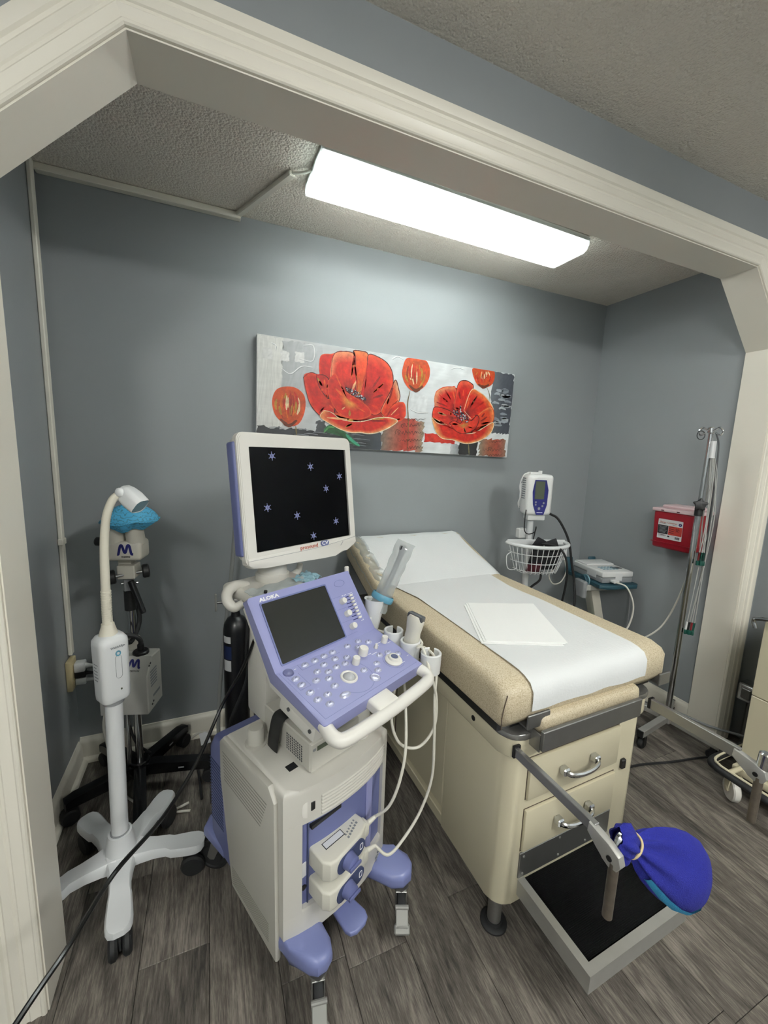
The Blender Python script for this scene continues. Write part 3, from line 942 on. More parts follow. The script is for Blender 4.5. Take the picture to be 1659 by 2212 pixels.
# rear lavender cover
b = B(UM)
b.prism([(.285, .57), (.395, .545), (.425, .50), (.428, .19), (.35, .15), (.26, .15)], .0, BW, .014, 3, M=frame((0, 0, 0), (0, 1, 0), (0, 0, 1)))
part('rear_cover', b, 'us_purple_dark', us)
lb = B(UM)
for k in range(20):
    zz = .46 - k*.011
    lb.box((-.0015, .335, zz), (.0005, .418, zz+.004))
part('rear_louvres', lb, 'us_navy', us, 0, kind='stuff')
# base and legs
part('base', B(UM).box((.02, .0, .122), (BW-.02, .40, .186), .01, 2), 'us_purple_dark', us)
def leg(poly):
    b = B(UM); b.prism(poly, .140, .192, .018, 4); part('leg', b, 'us_purple_leg', us)
leg([(-.004, .03), (.004, -.02), (.022, -.080), (.036, -.098), (.060, -.104), (.082, -.096), (.096, -.070), (.104, -.01), (.09, .05)])
leg([(BW-.06, .05), (BW-.075, -.01), (BW-.046, -.085), (BW-.020, -.108), (BW+.012, -.110), (BW+.036, -.092), (BW+.046, -.066), (BW+.030, -.02), (BW+.004, .03)])
leg([(.0, .34), (-.012, .46), (.02, .49), (.06, .49), (.08, .44), (.08, .34)])
leg([(BW, .34), (BW+.012, .46), (BW-.02, .49), (BW-.06, .49), (BW-.08, .44), (BW-.08, .34)])
b = B(UM); b.prism([(.170, .03), (.162, -.052), (.168, -.068), (.184, -.076), (.216, -.076), (.232, -.068), (.238, -.052), (.230, .03)], .104, .120, .006, 3)
part('brake_pedal', b, 'us_purple_leg', us)
for (u, v, a) in ((.058, -.068, -2.15), (BW+.004, -.078, -2.35), (.035, .448, 2.2), (BW-.035, .448, 1.3)):
    caster(us, UM @ T(u, v, 0) @ RZ(a), .0575, .024)
# sticker and logo marks on the panel
part('sticker', B(UM).box((.048, -.0092, .345), (.062, -.0070, .385)), 'sticker', us)
part('socket', B(UM).cyl((.056, .002, .312), (.056, -.0095, .312), .007, n=16), 'black_plastic', us)
mk = B(UM)
for (du, dz, w, h) in ((.30, .205, .022, .003), (.305, .198, .012, .008), (.298, .212, .006, .003), (.316, .214, .010, .005), (.300, .189, .016, .003)):
    mk.box((du, -.0175, dz), (du+w, -.0155, dz+h))
part('front_mark', mk, 'print_gray', us, 0)
part('lift_cap', B(UM).lathe([(0, .607), (.030, .607), (.030, .611), (.024, .613), (.0235, .648), (.019, .656), (0, .658)], 24, T(.042, .205, 0)), 'us_shell', us)
part('top_mark', B(UM).box((.052, .052, .6072), (.078, .074, .6080)), 'print_black', us)
part('swivel_post', B(UM).cyl((.275, .045, .605), (.275, .045, .78), .038, .034, n=24, bev=.004), 'us_white', us)

# --- video printer strapped on top of the body
prn = thing('video_printer', 'small off-white video printer strapped on top of the ultrasound body', 'printer', UM @ T(.085, .015, ZT))
part('case', B(UM).box((.085, .012, .6085), (.250, .235, .690), .003, 1), 'us_shell', prn)
part('front_bezel', B(UM).box((.087, .008, .610), (.248, .0125, .688), .002, 1), 'us_shell', prn)
part('display', B(UM).box((.105, .0065, .664), (.150, .0082, .676)), 'lcd_green', prn)
part('button', B(UM).box((.092, .0065, .668), (.100, .0082, .674)), 'gray_plastic', prn)
part('paper_slot', B(UM).box((.160, .0068, .645), (.240, .0082, .648)), 'print_black', prn)
hb = B(UM)
for i in range(9):
    for j in range(7):
        hb.box((.0840, .045+i*.0085, .620+j*.007), (.0852, .049+i*.0085, .624+j*.007))
part('side_vents', hb, 'gray_dark', prn, 0, kind='stuff')
part('top_label', B(UM).box((.095, .03, .6902), (.135, .06, .6906)), 'sticker', prn)
b = B(UM)
b.tube([(.060, .150, .611), (.066, .150, .65), (.080, .150, .694), (.12, .150, .698), (.20, .150, .698), (.254, .150, .694), (.262, .150, .64), (.266, .150, .611)], .025, n=8, sub=5, flat=.12, up=(1, 0, 0))
st_ = part('printer_strap', b, 'black_plastic', None); props(st_, 'black fabric strap wrapped round the video printer', 'strap')

# --- operating console
CF = Vector((.7006, -1.0552, .8635)); CA = .4633
t1, t2 = .209, .952
cu_ = Vector((math.cos(CA), math.sin(CA), 0)); cn = Vector((-math.sin(CA), math.cos(CA), 0)); ck = Vector((0, 0, 1))
dl = cn*math.cos(t1) + ck*math.sin(t1); du_ = cn*math.cos(t2) + ck*math.sin(t2)
LM = frame(CF, cu_, dl)         # lower panel: x right, y back, z out
XM = frame(CF, cu_, du_)        # upper panel
KW, L1, L2 = .370, .197, .204
con = thing('console', None, None, frame(CF, cu_, cn), parent=us)
con['label'] = 'lavender control console with keys, knobs and a dark touch panel'
S = frame(CF, cn, ck)           # profile plane: x = back, y = up, z = cu x ... 
def prof(off):
    """points along the panels, offset inwards"""
    a = Vector((-L1*math.cos(t1), -L1*math.sin(t1))); f = Vector((0, 0)); c = Vector((L2*math.cos(t2), L2*math.sin(t2)))
    n1 = Vector((math.sin(t1), -math.cos(t1))); n2 = Vector((math.sin(t2), -math.cos(t2)))
    fm = (n1 + n2).normalized() * off / math.cos((t2-t1)/2)
    return a + n1*off, f + fm, c + n2*off
a0, f0, c0 = prof(0); a1, f1, c1 = prof(.034); a2, f2, c2 = prof(.058)
Mp = frame(CF + cu_*KW, cn, ck)     # z = cn x ck = cu_
zdir = Mp.col[2].xyz.dot(cu_)
Mp = frame(CF, cn, ck) if zdir > 0 else frame(CF + cu_*KW, cn, ck)
part('panel_housing', B(Mp).prism([tuple(a0), tuple(a1), tuple(f1), tuple(c1), tuple(c0), tuple(f0)], 0, KW, .006, 3), 'us_purple', con)
u1 = a1 + (f1-a1)*.12
part('lower_shell', B(Mp).prism([tuple(u1), tuple(a2 + (f2-a2)*.22), tuple(f2), tuple(c2 + (f2-c2)*.05), tuple(c1 + (f1-c1)*.03), tuple(f1)], .008, KW-.008, .006, 2), 'us_white', con)
b = B(UM); b.box((.02, -.055, .755), (.30, .10, .800), .008, 2, M=Matrix.Identity(4))
part('underside_tray', B(LM).box((.02, -.15, -.105), (.30, -.01, -.055), .006, 2), 'us_white', con)
b.bm.free()
for (xx, yy) in ((.0195, -.05), (.0195, -.135)):
    part('screw', B(LM).cyl((xx, yy, -.078), (xx-.003, yy, -.078), .005, n=12), 'gray_dark', con)
# touch panel
part('touch_panel', B(XM).prism(rrect(.222, .164, .003, 2, .141, .097), -.001, .0012), 'screen_gray', con, 20)
part('touch_bezel', B(XM).ring(rrect(.230, .172, .004, 2, .141, .097), rrect(.222, .164, .003, 2, .141, .097), -.001, .0022), 'us_purple_dark', con, 20)
text('ALOKA', .0135, XM @ T(.030, .1905, .0005), 'print_white', con, align='LEFT', bold=.0006, sx=1.35)
b = B(XM @ T(.310, .172, .0)); b.ring([(.021*math.cos(2*PI*k/32), .011*math.sin(2*PI*k/32)) for k in range(32)], [(.0202*math.cos(2*PI*k/32), .0102*math.sin(2*PI*k/32)) for k in range(32)], 0, .0006)
part('oval_mark', b, 'us_purple_dark', con)
def knob(M, r, h, m='us_white', nm='knob'):
    k = part(nm, B(M).lathe([(0, 0), (r*1.02, 0), (r, h*.9), (r*.9, h), (0, h)], 24), m, con); return k
for yy in (.115, .0745, .034): knob(XM @ T(.291, yy, 0), .0095, .017)
pl = B(XM)
for k in range(8):
    yy = .124 - k*.0105
    pl.box((.306, yy-.0013, 0), (.332, yy+.0013, .0006))
part('slider_slots', pl, 'print_navy', con, 0)
s0 = part('slider', B(XM @ T(.333, .124, .0)).box((-.0075, -.0033, 0), (.0045, .0033, .008), .0015, 2), 'us_white', con)
for k in range(1, 8): inst(s0, con, T(*((XM @ Vector((.3315, .124-k*.0105, .004))) )) @ WM[s0.name].to_3x3().to_4x4())
tk = B(XM)
for k in range(9):
    tk.box((.3445, .127-k*.0105, 0), (.3465, .129-k*.0105, .0004))
for (x0, y0, x1, y1) in ((.300, .130, .304, .133), (.308, .131, .318, .1325), (.325, .1315, .345, .1325), (.335, .039, .347, .0405)):
    tk.box((x0, y0, 0), (x1, y1, .0004))
part('scale_marks', tk, 'print_white', con, 0)
gl = B(XM)
for yy in (.132, .094, .054, .014): gl.box((.262, yy, -.0002), (.305, yy+.0006, .0003))
part('panel_grooves', gl, 'us_purple_dark', con, 0)
# keys on the lower panel (x, distance towards the user)
KEYS = [(.086, .013), (.118, .014), (.151, .013), (.182, .014), (.128, .040), (.169, .039), (.096, .051), (.120, .068), (.150, .066), (.179, .069), (.201, .053), (.073, .075), (.104, .088), (.099, .116), (.035, .041), (.034, .066), (.035, .099), (.035, .127), (.065, .128), (.050, .154), (.203, .118), (.236, .140), (.254, .119), (.288, .099), (.318, .105), (.340, .126), (.237, .017), (.281, .018), (.261, .038), (.306, .037)]
r0 = part('key', B(LM @ T(KEYS[0][0], -KEYS[0][1], 0)).lathe([(0, .0034), (.0055, .0038), (.0085, .0030), (.0096, .0008), (.0110, .0014), (.0118, 0)], 20, sx=1.0, sy=.82), 'key_silver', con, 60)
kc = LM.inverted() @ WM[r0.name].translation
for (xx, dd) in KEYS[1:]:
    inst(r0, con, T(*(LM @ Vector((xx, -dd, kc.z)))) @ WM[r0.name].to_3x3().to_4x4())
part('wide_key', B(LM @ T(.100, -.154, 0)).lathe([(0, .0036), (.0055, .0040), (.0085, .0030), (.0098, .0010), (.0112, 0)], 24, sx=1.55, sy=.9), 'key_silver', con, 60)
part('big_key', B(LM @ T(.207, -.156, 0)).lathe([(0, .003), (.008, .003), (.010, .0022), (.0125, .003), (.0148, .0005), (.0148, 0)], 28), 'key_silver', con, 60)
part('power_key', B(LM @ T(.033, -.013, 0)).lathe([(0, .003), (.008, .003), (.010, .002), (.0125, .003), (.0145, 0)], 28), 'key_ring', con, 60)
kb = B(LM)
for (xx, dd) in KEYS:
    a = random.uniform(0, PI)
    kb.box((-.0045, -.0005, .0037), (.0045, .0005, .0042), M=T(xx, -dd, 0) @ RZ(.3))
    kb.box((-.003, -.0005, .0037), (.003, .0005, .0042), M=T(xx+.001, -dd+.0022, 0) @ RZ(.3))
part('key_marks', kb, 'key_ring', con, 0)
lw = B(LM)
for (xx, dd, w) in ((.270, .085, .022), (.262, .079, .010), (.322, .058, .020), (.352, .074, .014), (.31, .066, .010), (.316, .160, .014), (.355, .148, .008), (.052, .012, .006)):
    lw.box((xx, -dd-.0008, 0), (xx+w, -dd+.0008, .0004))
part('legend_marks', lw, 'print_white', con, 0)
knob(LM @ T(.250, -.068, 0), .0135, .022); knob(LM @ T(.204, -.085, 0), .0105, .020); knob(LM @ T(.347, -.064, 0), .0095, .020)
part('toggle', B(LM @ T(.303, -.070, 0)).lathe([(0, 0), (.006, 0), (.006, .004), (.0035, .014), (0, .015)], 14), 'us_white', con)
part('trackball_ring', B(LM @ T(.151, -.114, 0)).lathe([(.0165, .002), (.0195, .0045), (.0225, .003), (.0235, 0)], 32), 'us_white', con)
part('trackball', B(LM).sph((.151, -.114, -.006), .0172, 24), 'ball_gray', con)
part('jog_dial', B(LM @ T(.304, -.139, 0)).lathe([(.0245, 0), (.0255, .004), (.022, .008), (.0175, .009), (.0160, .014), (.0125, .0155), (.0105, .0148), (0, .0148)], 32), 'us_white', con, 40)
part('jog_cap', B(LM @ T(.304, -.139, .0149)).lathe([(0, .0008), (.0095, .0006), (.0103, 0)], 24), 'us_navy', con)
lb = B(LM)
def arcline(cx, cy, r, a0, a1, w=.0006, n=24):
    P_ = [(cx + r*math.cos(a0+(a1-a0)*k/n), cy + r*math.sin(a0+(a1-a0)*k/n)) for k in range(n+1)]
    lb.grid([[(cx+(r-w)*math.cos(a0+(a1-a0)*k/n), cy+(r-w)*math.sin(a0+(a1-a0)*k/n), .0003) for k in range(n+1)], [(cx+(r+w)*math.cos(a0+(a1-a0)*k/n), cy+(r+w)*math.sin(a0+(a1-a0)*k/n), .0003) for k in range(n+1)]])
arcline(.160, -.118, .058, -2.6, .6)
arcline(.304, -.139, .031, 0, 2*PI)
for (x0, y0, x1, y1) in ((.068, -.0255, .20, -.0249), (.068, -.0255, .0686, -.003), (.012, -.182, .0126, -.004), (.012, -.1826, .36, -.182), (.020, -.080, .052, -.0794), (.020, -.080, .0206, -.028), (.052, -.080, .0526, -.028)):
    lb.box((x0, y0, 0), (x1, y1, .0003))
part('panel_lines', lb, 'us_purple_dark', con, 0)
# front handle: a looped rail with a bridge in the middle
hb = B(LM)
hb.tube([(.014, -.180, -.018), (.008, -.205, -.019), (.010, -.226, -.020), (.028, -.238, -.021), (.10, -.243, -.021), (.19, -.245, -.021), (.28, -.243, -.021), (.344, -.238, -.021), (.362, -.224, -.020), (.364, -.205, -.019), (.357, -.180, -.018)], .0165, n=14, sub=5, flat=.98)
hb.box((.138, -.240, -.034), (.212, -.188, -.0045), .007, 3)
part('handle', hb, 'us_white', con)
# probe cups on the right side
def cup(M, r, h, gap, nm='probe_cup', a0=0.0):
    t = r*.24
    prof_ = [(r-t, .012), (r-t, h-.002), (r-t*.6, h), (r-t*.3, h), (r, h-.003), (r*.93, 0), (0.004, 0), (.004, .004), (r*.7, .006)]
    return part(nm, B(M).lathe(prof_ + [prof_[0]], 26, ang=2*PI-gap, a0=a0+gap/2), 'white_plastic', con)
CU = frame(CF, cu_, cn)
for (uu, nn, zz) in ((.402, -.055, -.055), (.404, -.120, -.068), (.410, -.193, -.083)):
    cup(CU @ T(uu, nn, zz), .031, .062, .55, a0=.5)
    part('cup_arm', B(CU).box((.365, nn-.012, zz+.004), (uu-.022, nn+.012, zz+.020), .003, 1), 'white_plastic', con)
# tall cup for the sheathed probe
Mc = CU @ T(.398, .035, -.020) @ RY(.14)
part('tall_cup', B(Mc).lathe([(0, 0), (.020, 0), (.022, .003), (.0335, .100), (.036, .101), (.0355, .097), (.030, .097), (.019, .008), (0, .008)], 28), 'white_plastic', con)
part('cup_arm', B(CU).box((.362, .02, .01), (.384, .06, .03), .003, 1), 'white_plastic', con)
part('hook_post', B(CU).cyl((.374, .128, .12), (.376, .135, .175), .0075, n=14, bev=.002), 'us_white', con)

# --- monitor, neck and rear arm
MA, MTLT = .466, .122
mu = Vector((math.cos(MA), math.sin(MA), 0)); mn = Vector((-math.sin(MA), math.cos(MA), 0)); mup = ck*math.cos(MTLT) + mn*math.sin(MTLT)
MM = frame((.655, -.8294, 1.0779), mu, mup)       # x right, y up, z to the viewer
mon = thing('monitor', None, None, MM, parent=us)
mon['label'] = 'cream framed flat monitor showing small blue star patterns on black'
OW, OH = .448, .388
oc = (.224, .194)
so = rrect(OW, OH, .022, 5, *oc); si = rrect(.384, .309, .003, 5, .228, .192)
part('bezel', B(MM).ring(so, si, -.020, 0), 'us_white', mon)
bz = B(MM); bz.ring(rrect(OW-.006, OH-.006, .02, 5, *oc), si, -.002, .0025); bz.ring(rrect(OW-.014, OH-.014, .016, 5, *oc), si, .0, .004)
part('bezel_rim', bz, 'us_white', mon)
part('screen', B(MM).prism(rrect(.386, .311, .003, 2, .228, .192), -.006, -.003), 'screen_black', mon, 20)
part('back_shell', B(MM).prism(rrect(OW-.012, OH-.012, .03, 5, *oc), -.062, -.018, .014, 3), 'us_cream', mon)
part('side_grip', B(MM).box((-.007, .030, -.046), (.010, .362, -.008), .007, 3), 'us_purple_dark', mon)
ch = [(0.004, .024), (.445, .034), (.447, .012), (.430, -.002), (.395, -.006), (.372, -.018), (.340, -.023), (.280, -.022), (.180, -.016), (.06, -.012), (.02, -.008), (.006, .004)]
part('chin', B(MM).prism(list(reversed(ch)), -.034, .0065, .006, 2), 'us_white', mon)
text('prosound', .0190, MM @ T(.190, .0265, .0068), 'print_red', mon, align='LEFT', sx=1.0, bold=.0001)
part('chin_crease', B(MM).tube([(.004, .0165, .0064), (.12, .0165, .0064), (.25, .0175, .0064), (.38, .0255, .0064), (.445, .032, .0064)], .0006, n=6), 'gray_plastic', mon)
part('badge', B(MM).prism(rrect(.036, .0185, .009, 4, .294, .0285), .0062, .0075), 'us_purple_dark', mon)
text('CV', .0165, MM @ T(.294, .0285, .0078), 'print_white', mon, bold=.0004, sx=1.25)
part('lock_mark', B(MM @ T(.372, .0155, .0066) @ RZ(.8)).box((-.009, -.0008, 0), (.009, .0008, .0006)), 'gray_plastic', mon)
# star patterns shown on the screen
def star(x, y, s, parent):
    b = B(MM @ T(x, y, -.0028) @ RZ(.05))
    def tri(a, r):
        q = [(r*math.cos(a+2*PI*k/3), r*math.sin(a+2*PI*k/3)) for k in range(3)]
        qi = [(.72*p[0], .72*p[1]) for p in q]
        b.ring(q, qi, 0, .0004)
    tri(PI/2, s*.80); tri(-PI/2, s*.80)
    for k in range(6):
        a = PI/2 + k*PI/3
        b.box((s*.84, -s*.09, 0), (s*1.04, s*.09, .0004), M=RZ(a))
    b.box((-s*.30, -s*.05, 0), (s*.30, s*.05, .0004)); b.box((-s*.22, s*.14, 0), (s*.22, s*.22, .0004)); b.box((-s*.22, -s*.22, 0), (s*.22, -s*.14, .0004))
    part('star_pattern', b, 'star_blue', parent, 0)
for (x_, y_) in ((.116, .321), (.262, .288), (.390, .253), (.324, .212), (.087, .166), (.194, .132), (.360, .096), (.255, .058)):
    star(x_, y_, .0125, mon)
nk = B(); nk.lathe([(0, .996), (.052, .996), (.054, 1.002), (.054, 1.018), (.047, 1.022), (.045, 1.060), (.040, 1.085), (0, 1.086)], 28, T(.745, -.700, 0))
part('neck', nk, 'us_cream', us)
part('neck_bracket', B(MM).box((.115, .012, -.125), (.225, .08, -.055), .012, 2), 'us_cream', us)
ab = B(CU)
ab.box((.060, .145, .095), (.300, .375, .134), .018, 3)
part('rear_shelf', ab, 'us_cream', us)
part('rear_column', B(UM).box((.10, .255, .60), (.26, .37, .965), .012, 2), 'us_cream', us)
hk = B()
Lh = CU @ Vector((-.045, .165, .135))
hk.tube([CU @ Vector((.110, .31, .125)), CU @ Vector((.070, .30, .140)), CU @ Vector((.036, .285, .132)), CU @ Vector((.024, .265, .112)), CU @ Vector((.034, .245, .096)), CU @ Vector((.056, .235, .108))], [.017, .016, .016, .015, .014, .010], n=12)
part('cable_hook', hk, 'us_cream', us)
hk = B(); hk.tube([CU @ Vector((.27, .31, .118)), CU @ Vector((.30, .32, .122)), CU @ Vector((.325, .325, .130)), CU @ Vector((.330, .322, .155))], [.014, .012, .011, .010], n=12)
part('cable_hook', hk, 'us_white', us)

# glove packets lying on the rear shelf, behind the console
def packet(M, w, d, m, label, nm='plastic_packet', amp=.006, seed=1):
    rnd = random.Random(seed); rows = []
    for j in range(9):
        rows.append([((i/14-.5)*w, (j/8-.5)*d, amp*(math.sin(i*1.3+seed)*math.cos(j*1.1) + rnd.uniform(-.5, .5)) + amp) for i in range(15)])
    o = part(nm, B(M).grid(rows, thick=.0015), m, None, 50); props(o, label, 'packet'); return o
packet(CU @ T(.150, .185, .139) @ RX(.10) @ RZ(.05), .20, .075, 'clear_bag', 'clear plastic packet lying on the shelf behind the console', seed=3)
packet(CU @ T(.262, .200, .142) @ RX(.15) @ RZ(.35), .085, .06, 'teal_lens', 'small blue and clear plastic wrapper beside the console top edge', seed=5, amp=.005)

# --- transducers: connector, cable, head
def connector(root, u0, z0, far):
    """boxy connector plugged into the front"""
    M = UM @ T(u0, 0, z0)
    # plan outline, right end narrower
    pl_ = [(0, .02), (0, -.066), (.012, -.082), (.030, -.086), (.120, -.076), (.152, -.060), (.156, -.040), (.150, .0), (.130, .02)]
    part('connector_body', B(M).prism(list(reversed(pl_)), 0, .056, .007, 3), 'probe_cream', root)
    part('connector_collar', B(M).box((.125, -.064, .010), (.164, -.032, .050), .007, 2), 'probe_cream', root)
    Mf = frame(M @ Vector((.080, -.0815, .026)), UM.to_3x3() @ Vector((1, .085, 0)), (0, 0, 1))
    part('grip_plate', B(Mf).prism(rrect(.100, .044, .021, 5), -.002, .0022), 'us_navy', root)
    k = part('lock_knob', B(Mf).lathe([(0, .022), (.014, .022), (.0185, .019), (.0205, .004), (.0215, 0)], 28, T(-.012, 0, .002)), 'us_purple_dark', root)
    part('knob_grip', B(Mf @ T(-.012, 0, .026)).box((-.020, -.0045, -.002), (.020, .0045, .004), .002, 2), 'us_purple_dark', root)
    part('indicator', B(Mf).ring(rrect(.012, .018, .004, 3, .036, 0), rrect(.0085, .0145, .003, 3, .036, 0), .002, .0030), 'print_white', root, 0)
    part('type_label', B(M).box((.026, -.046, .0562), (.088, -.026, .0567)), 'print_black', root)
    part('type_label_face', B(M).box((.028, -.044, .0567), (.086, -.028, .0570)), 'sticker', root)
    mk_ = B(M)
    for k_ in range(6): mk_.box((.084+k_*.0085, -.066+k_*.003, .0562), (.0895+k_*.0085, -.060+k_*.003, .0566), M=RZ(.05)); mk_.box((.084+k_*.0085, -.055+k_*.003, .0562), (.088+k_*.0085, -.050+k_*.003, .0566), M=RZ(.05))
    part('print_marks', mk_, 'print_gray', root, 0)
    return M
prA = thing('ultrasound_probe', 'cream ultrasound probe in the side cup, plugged into the upper socket', 'probe', UM @ T(.07, 0, .35), 'ultrasound probes')
MA_ = connector(prA, .070, .366, 0)
prB = thing('ultrasound_probe', 'cream probe connector plugged into the lower front socket', 'probe', UM @ T(.07, 0, .25), 'ultrasound probes')
MB_ = connector(prB, .070, .280, 0)
# probe head resting in the middle cup
hp = CU @ Vector((.404, -.120, -.030))
Mh = T(*hp) @ RZ(CA) @ RX(.10) @ RY(.12)
part('probe_head', B(Mh).lathe([(0, -.02), (.016, -.018), (.0205, .0), (.0225, .035), (.021, .050), (.0235, .070), (.0255, .090), (.020, .103), (0, .104)], 24, sx=.85, sy=1.15), 'probe_cream', prA)
part('probe_lens', B(Mh).box((-.0115, -.0275, .086), (.0115, .0275, .1075), .005, 2), 'gray_dark', prA)
c0_ = MA_ @ Vector((.162, -.048, .032))
part('strain_relief', B().cyl(c0_, c0_ + UM.to_3x3() @ Vector((.030, -.008, .012)), .0085, .005, n=14), 'probe_cream', prA)
s0_ = c0_ + UM.to_3x3() @ Vector((.028, -.0075, .011))
cabA = [s0_, (1.00, -1.125, .455), (1.030, -1.125, .53), (1.055, -1.10, .61), (1.085, -1.02, .72), (1.10, -.955, .80), hp + Vector((.015, .03, .03)), hp + Vector((.035, -.01, .012)), hp + Vector((.0, -.045, .02)), CU @ Vector((.392, -.175, -.01)), (1.135, -1.075, .80), (1.155, -1.085, .72), (1.150, -1.090, .63), (1.105, -1.085, .575), (1.045, -1.08, .60), (1.020, -1.07, .68), (1.045, -1.04, .76), CU @ Vector((.400, -.11, -.09))]
part('cable', B().tube(cabA, .0042, n=8, sub=8), 'probe_cream', prA)
c1_ = MB_ @ Vector((.162, -.048, .032))
part('strain_relief', B().cyl(c1_, c1_ + UM.to_3x3() @ Vector((.032, -.010, .004)), .0085, .005, n=14), 'probe_cream', prB)
s1_ = c1_ + UM.to_3x3() @ Vector((.030, -.0095, .004))
cabB = [s1_, (1.00, -1.13, .302), (1.055, -1.115, .318), (1.115, -1.10, .375), (1.150, -1.095, .47), (1.150, -1.095, .60), (1.150, -1.085, .71), CU @ Vector((.420, -.20, -.04)), CU @ Vector((.432, -.10, -.03)), CU @ Vector((.425, .0, -.03)), (1.03, -.83, .84), (1.0, -.80, .80)]
part('cable', B().tube(cabB, .0042, n=8, sub=8), 'probe_cream', prB)

# --- wand probe in a clear sheath, standing in the tall cup
top0 = Mc @ Vector((0, 0, .03))
tip = Vector((1.157, -.842, 1.128)); ax = (tip - top0).normalized()
wd = thing('sheathed_wand_probe', 'grey wand probe in a clear plastic sheath with a blue band, in the tall cup', 'probe', T(*top0))
Mw_, Lw = along(top0, tip)
part('wand', B(Mw_).lathe([(0, .0), (.016, .004), (.017, .06), (.010, .085), (.0085, .11), (.0085, Lw-.045), (.012, Lw-.03), (.012, Lw-.018), (0, Lw-.010)], 18), 'gray_plastic', wd)
part('wand_lens', B(Mw_).box((-.007, -.013, Lw-.030), (.007, -.009, Lw-.016), .001, 1), 'print_black', wd)
sh = []
for j in range(20):
    t_ = j/19; zz = .035 + (Lw-.035)*t_
    wx = .031 if t_ < .1 else .027 + .005*t_
    wy = .022*(1-t_) + .010*t_
    if t_ > .96: wy = .003
    sh.append([(wx*math.cos(2*PI*k/22)*(1+.05*math.sin(5*k+j*1.7)), wy*math.sin(2*PI*k/22)*(1+.08*math.sin(3*k+j)), zz) for k in range(22)])
part('sheath', B(Mw_ @ RZ(.9)).grid(sh, closed=True), 'clear_film', wd, 60)
bd = []
for zz, s_ in ((.070, 1.0), (.074, 1.08), (.086, 1.08), (.092, 1.0)):
    bd.append([(.034*s_*math.cos(2*PI*k/40)*(1+.035*(k % 2)), .025*s_*math.sin(2*PI*k/40)*(1+.035*(k % 2)), zz) for k in range(40)])
part('blue_band', B(Mw_ @ RZ(.9)).grid(bd, closed=True), 'sky_blue_ring', wd, 60)
# ================================================================ exam table
TM = T(1.290, -1.250, 0) @ RZ(math.radians(1.8))     # x across, y towards the head, origin at the front left foot corner
tb = thing('exam_table', 'cream metal exam table with beige speckled vinyl cushions and pulled-out step', 'exam table', TM)
TWD = .605
# cabinet with rounded front corners
def cplan(x0, x1, y0, y1, r, n=6):
    pts = []
    for k in range(n+1):
        a = PI + PI/2*k/n; pts.append((x0+r + r*math.cos(a), y0+r + r*math.sin(a)))
    for k in range(n+1):
        a = 1.5*PI + PI/2*k/n; pts.append((x1-r + r*math.cos(a), y0+r + r*math.sin(a)))
    return pts + [(x1, y1), (x0, y1)]
part('cabinet', B(TM).prism(cplan(.010, TWD-.012, .004, .30, .055), .108, .618, .003, 1), 'cream_metal', tb)
part('rear_cabinet', B(TM).box((.028, .30, .150), (TWD-.03, 1.12, .618), .003, 1), 'cream_metal', tb)
part('cabinet_rail', B(TM).box((.012, .30, .108), (TWD-.014, 1.12, .150), .003, 1), 'cream_metal', tb)
part('apron', B(TM).prism(cplan(0, TWD, -.004, 1.14, .05), .602, .658, .003, 1), 'cream_metal', tb)
part('top_pan', B(TM).prism(cplan(-.003, TWD+.003, -.008, 1.145, .05), .6585, .676, .004, 2), 'steel', tb)
part('apron_hole', B(TM).cyl((-.0015, .155, .630), (.003, .155, .630), .0085, n=16), 'black_plastic', tb)
# side doors with brown gap and handles
for (y0, y1) in ((.315, .690), (.702, 1.10)):
    part('side_door', B(TM).box((.018, y0, .168), (.0285, y1, .590), .003, 1), 'cream_metal', tb)
part('door_gap', B(TM).box((.0215, .690, .160), (.0275, .702, .600)), 'brown_gap', tb)
for yy in (.672, .722):
    hb = B(TM)
    hb.tube([(.018, yy, .560), (.000, yy, .548), (-.004, yy, .50), (.000, yy, .452), (.018, yy, .440)], .0055, n=8)
    part('door_handle', hb, 'chrome', tb)
# front: drawers with handles, kick plate, switch, step
def drawer(z0, z1):
    d = part('drawer', B(TM).box((.082, -.006, z0), (.462, .006, z1), .003, 2), 'cream_metal', tb)
    hz = (z0+z1)/2 - .002
    h = B(TM)
    h.tube([(.205, -.006, hz+.006), (.210, -.030, hz), (.240, -.040, hz-.004), (.272, -.042, hz-.005), (.304, -.040, hz-.004), (.334, -.030, hz), (.339, -.006, hz+.006)], .0062, n=8, sub=4, flat=1.3)
    for xx in (.207, .337): h.box((xx-.012, -.028, hz-.010), (xx+.012, -.005, hz+.014), .004, 1)
    part('handle', h, 'chrome', d)
drawer(.455, .585); drawer(.285, .420)
gp = B(TM)
for z0, z1 in ((.455, .585), (.285, .420)):
    gp.ring([(.0795, z0-.0025), (.4645, z0-.0025), (.4645, z1+.0025), (.0795, z1+.0025)], [(.082, z0), (.462, z0), (.462, z1), (.082, z1)], 0, .0008, M=frame((0, .0042, 0), (1, 0, 0), (0, 0, 1)))
part('drawer_gap', gp, 'brown_gap', tb, 0)
part('kick_plate', B(TM).box((.080, .0, .190), (.470, .006, .276), .002, 1), 'steel_dark', tb)
for (xx, zz) in ((.095, .262), (.095, .205), (.24, .266), (.24, .205), (.36, .205)): part('rivet', B(TM).cyl((xx, .001, zz), (xx, -.002, zz), .0035, n=10), 'alu', tb)
part('switch', B(TM).box((.492, -.006, .418), (.512, .006, .452), .003, 1), 'black_plastic', tb)
# slide-out leaf: steel front, small cushion
part('leaf_front', B(TM).box((.066, -.052, .648), (.470, -.040, .706), .002, 1), 'steel_dark', tb)
part('leaf_side', B(TM).box((.066, -.040, .640), (.070, .05, .690)), 'steel', tb)
part('leaf_cushion', B(TM).box((.080, -.030, .672), (.500, .10, .729), .020, 4), 'vinyl', tb)
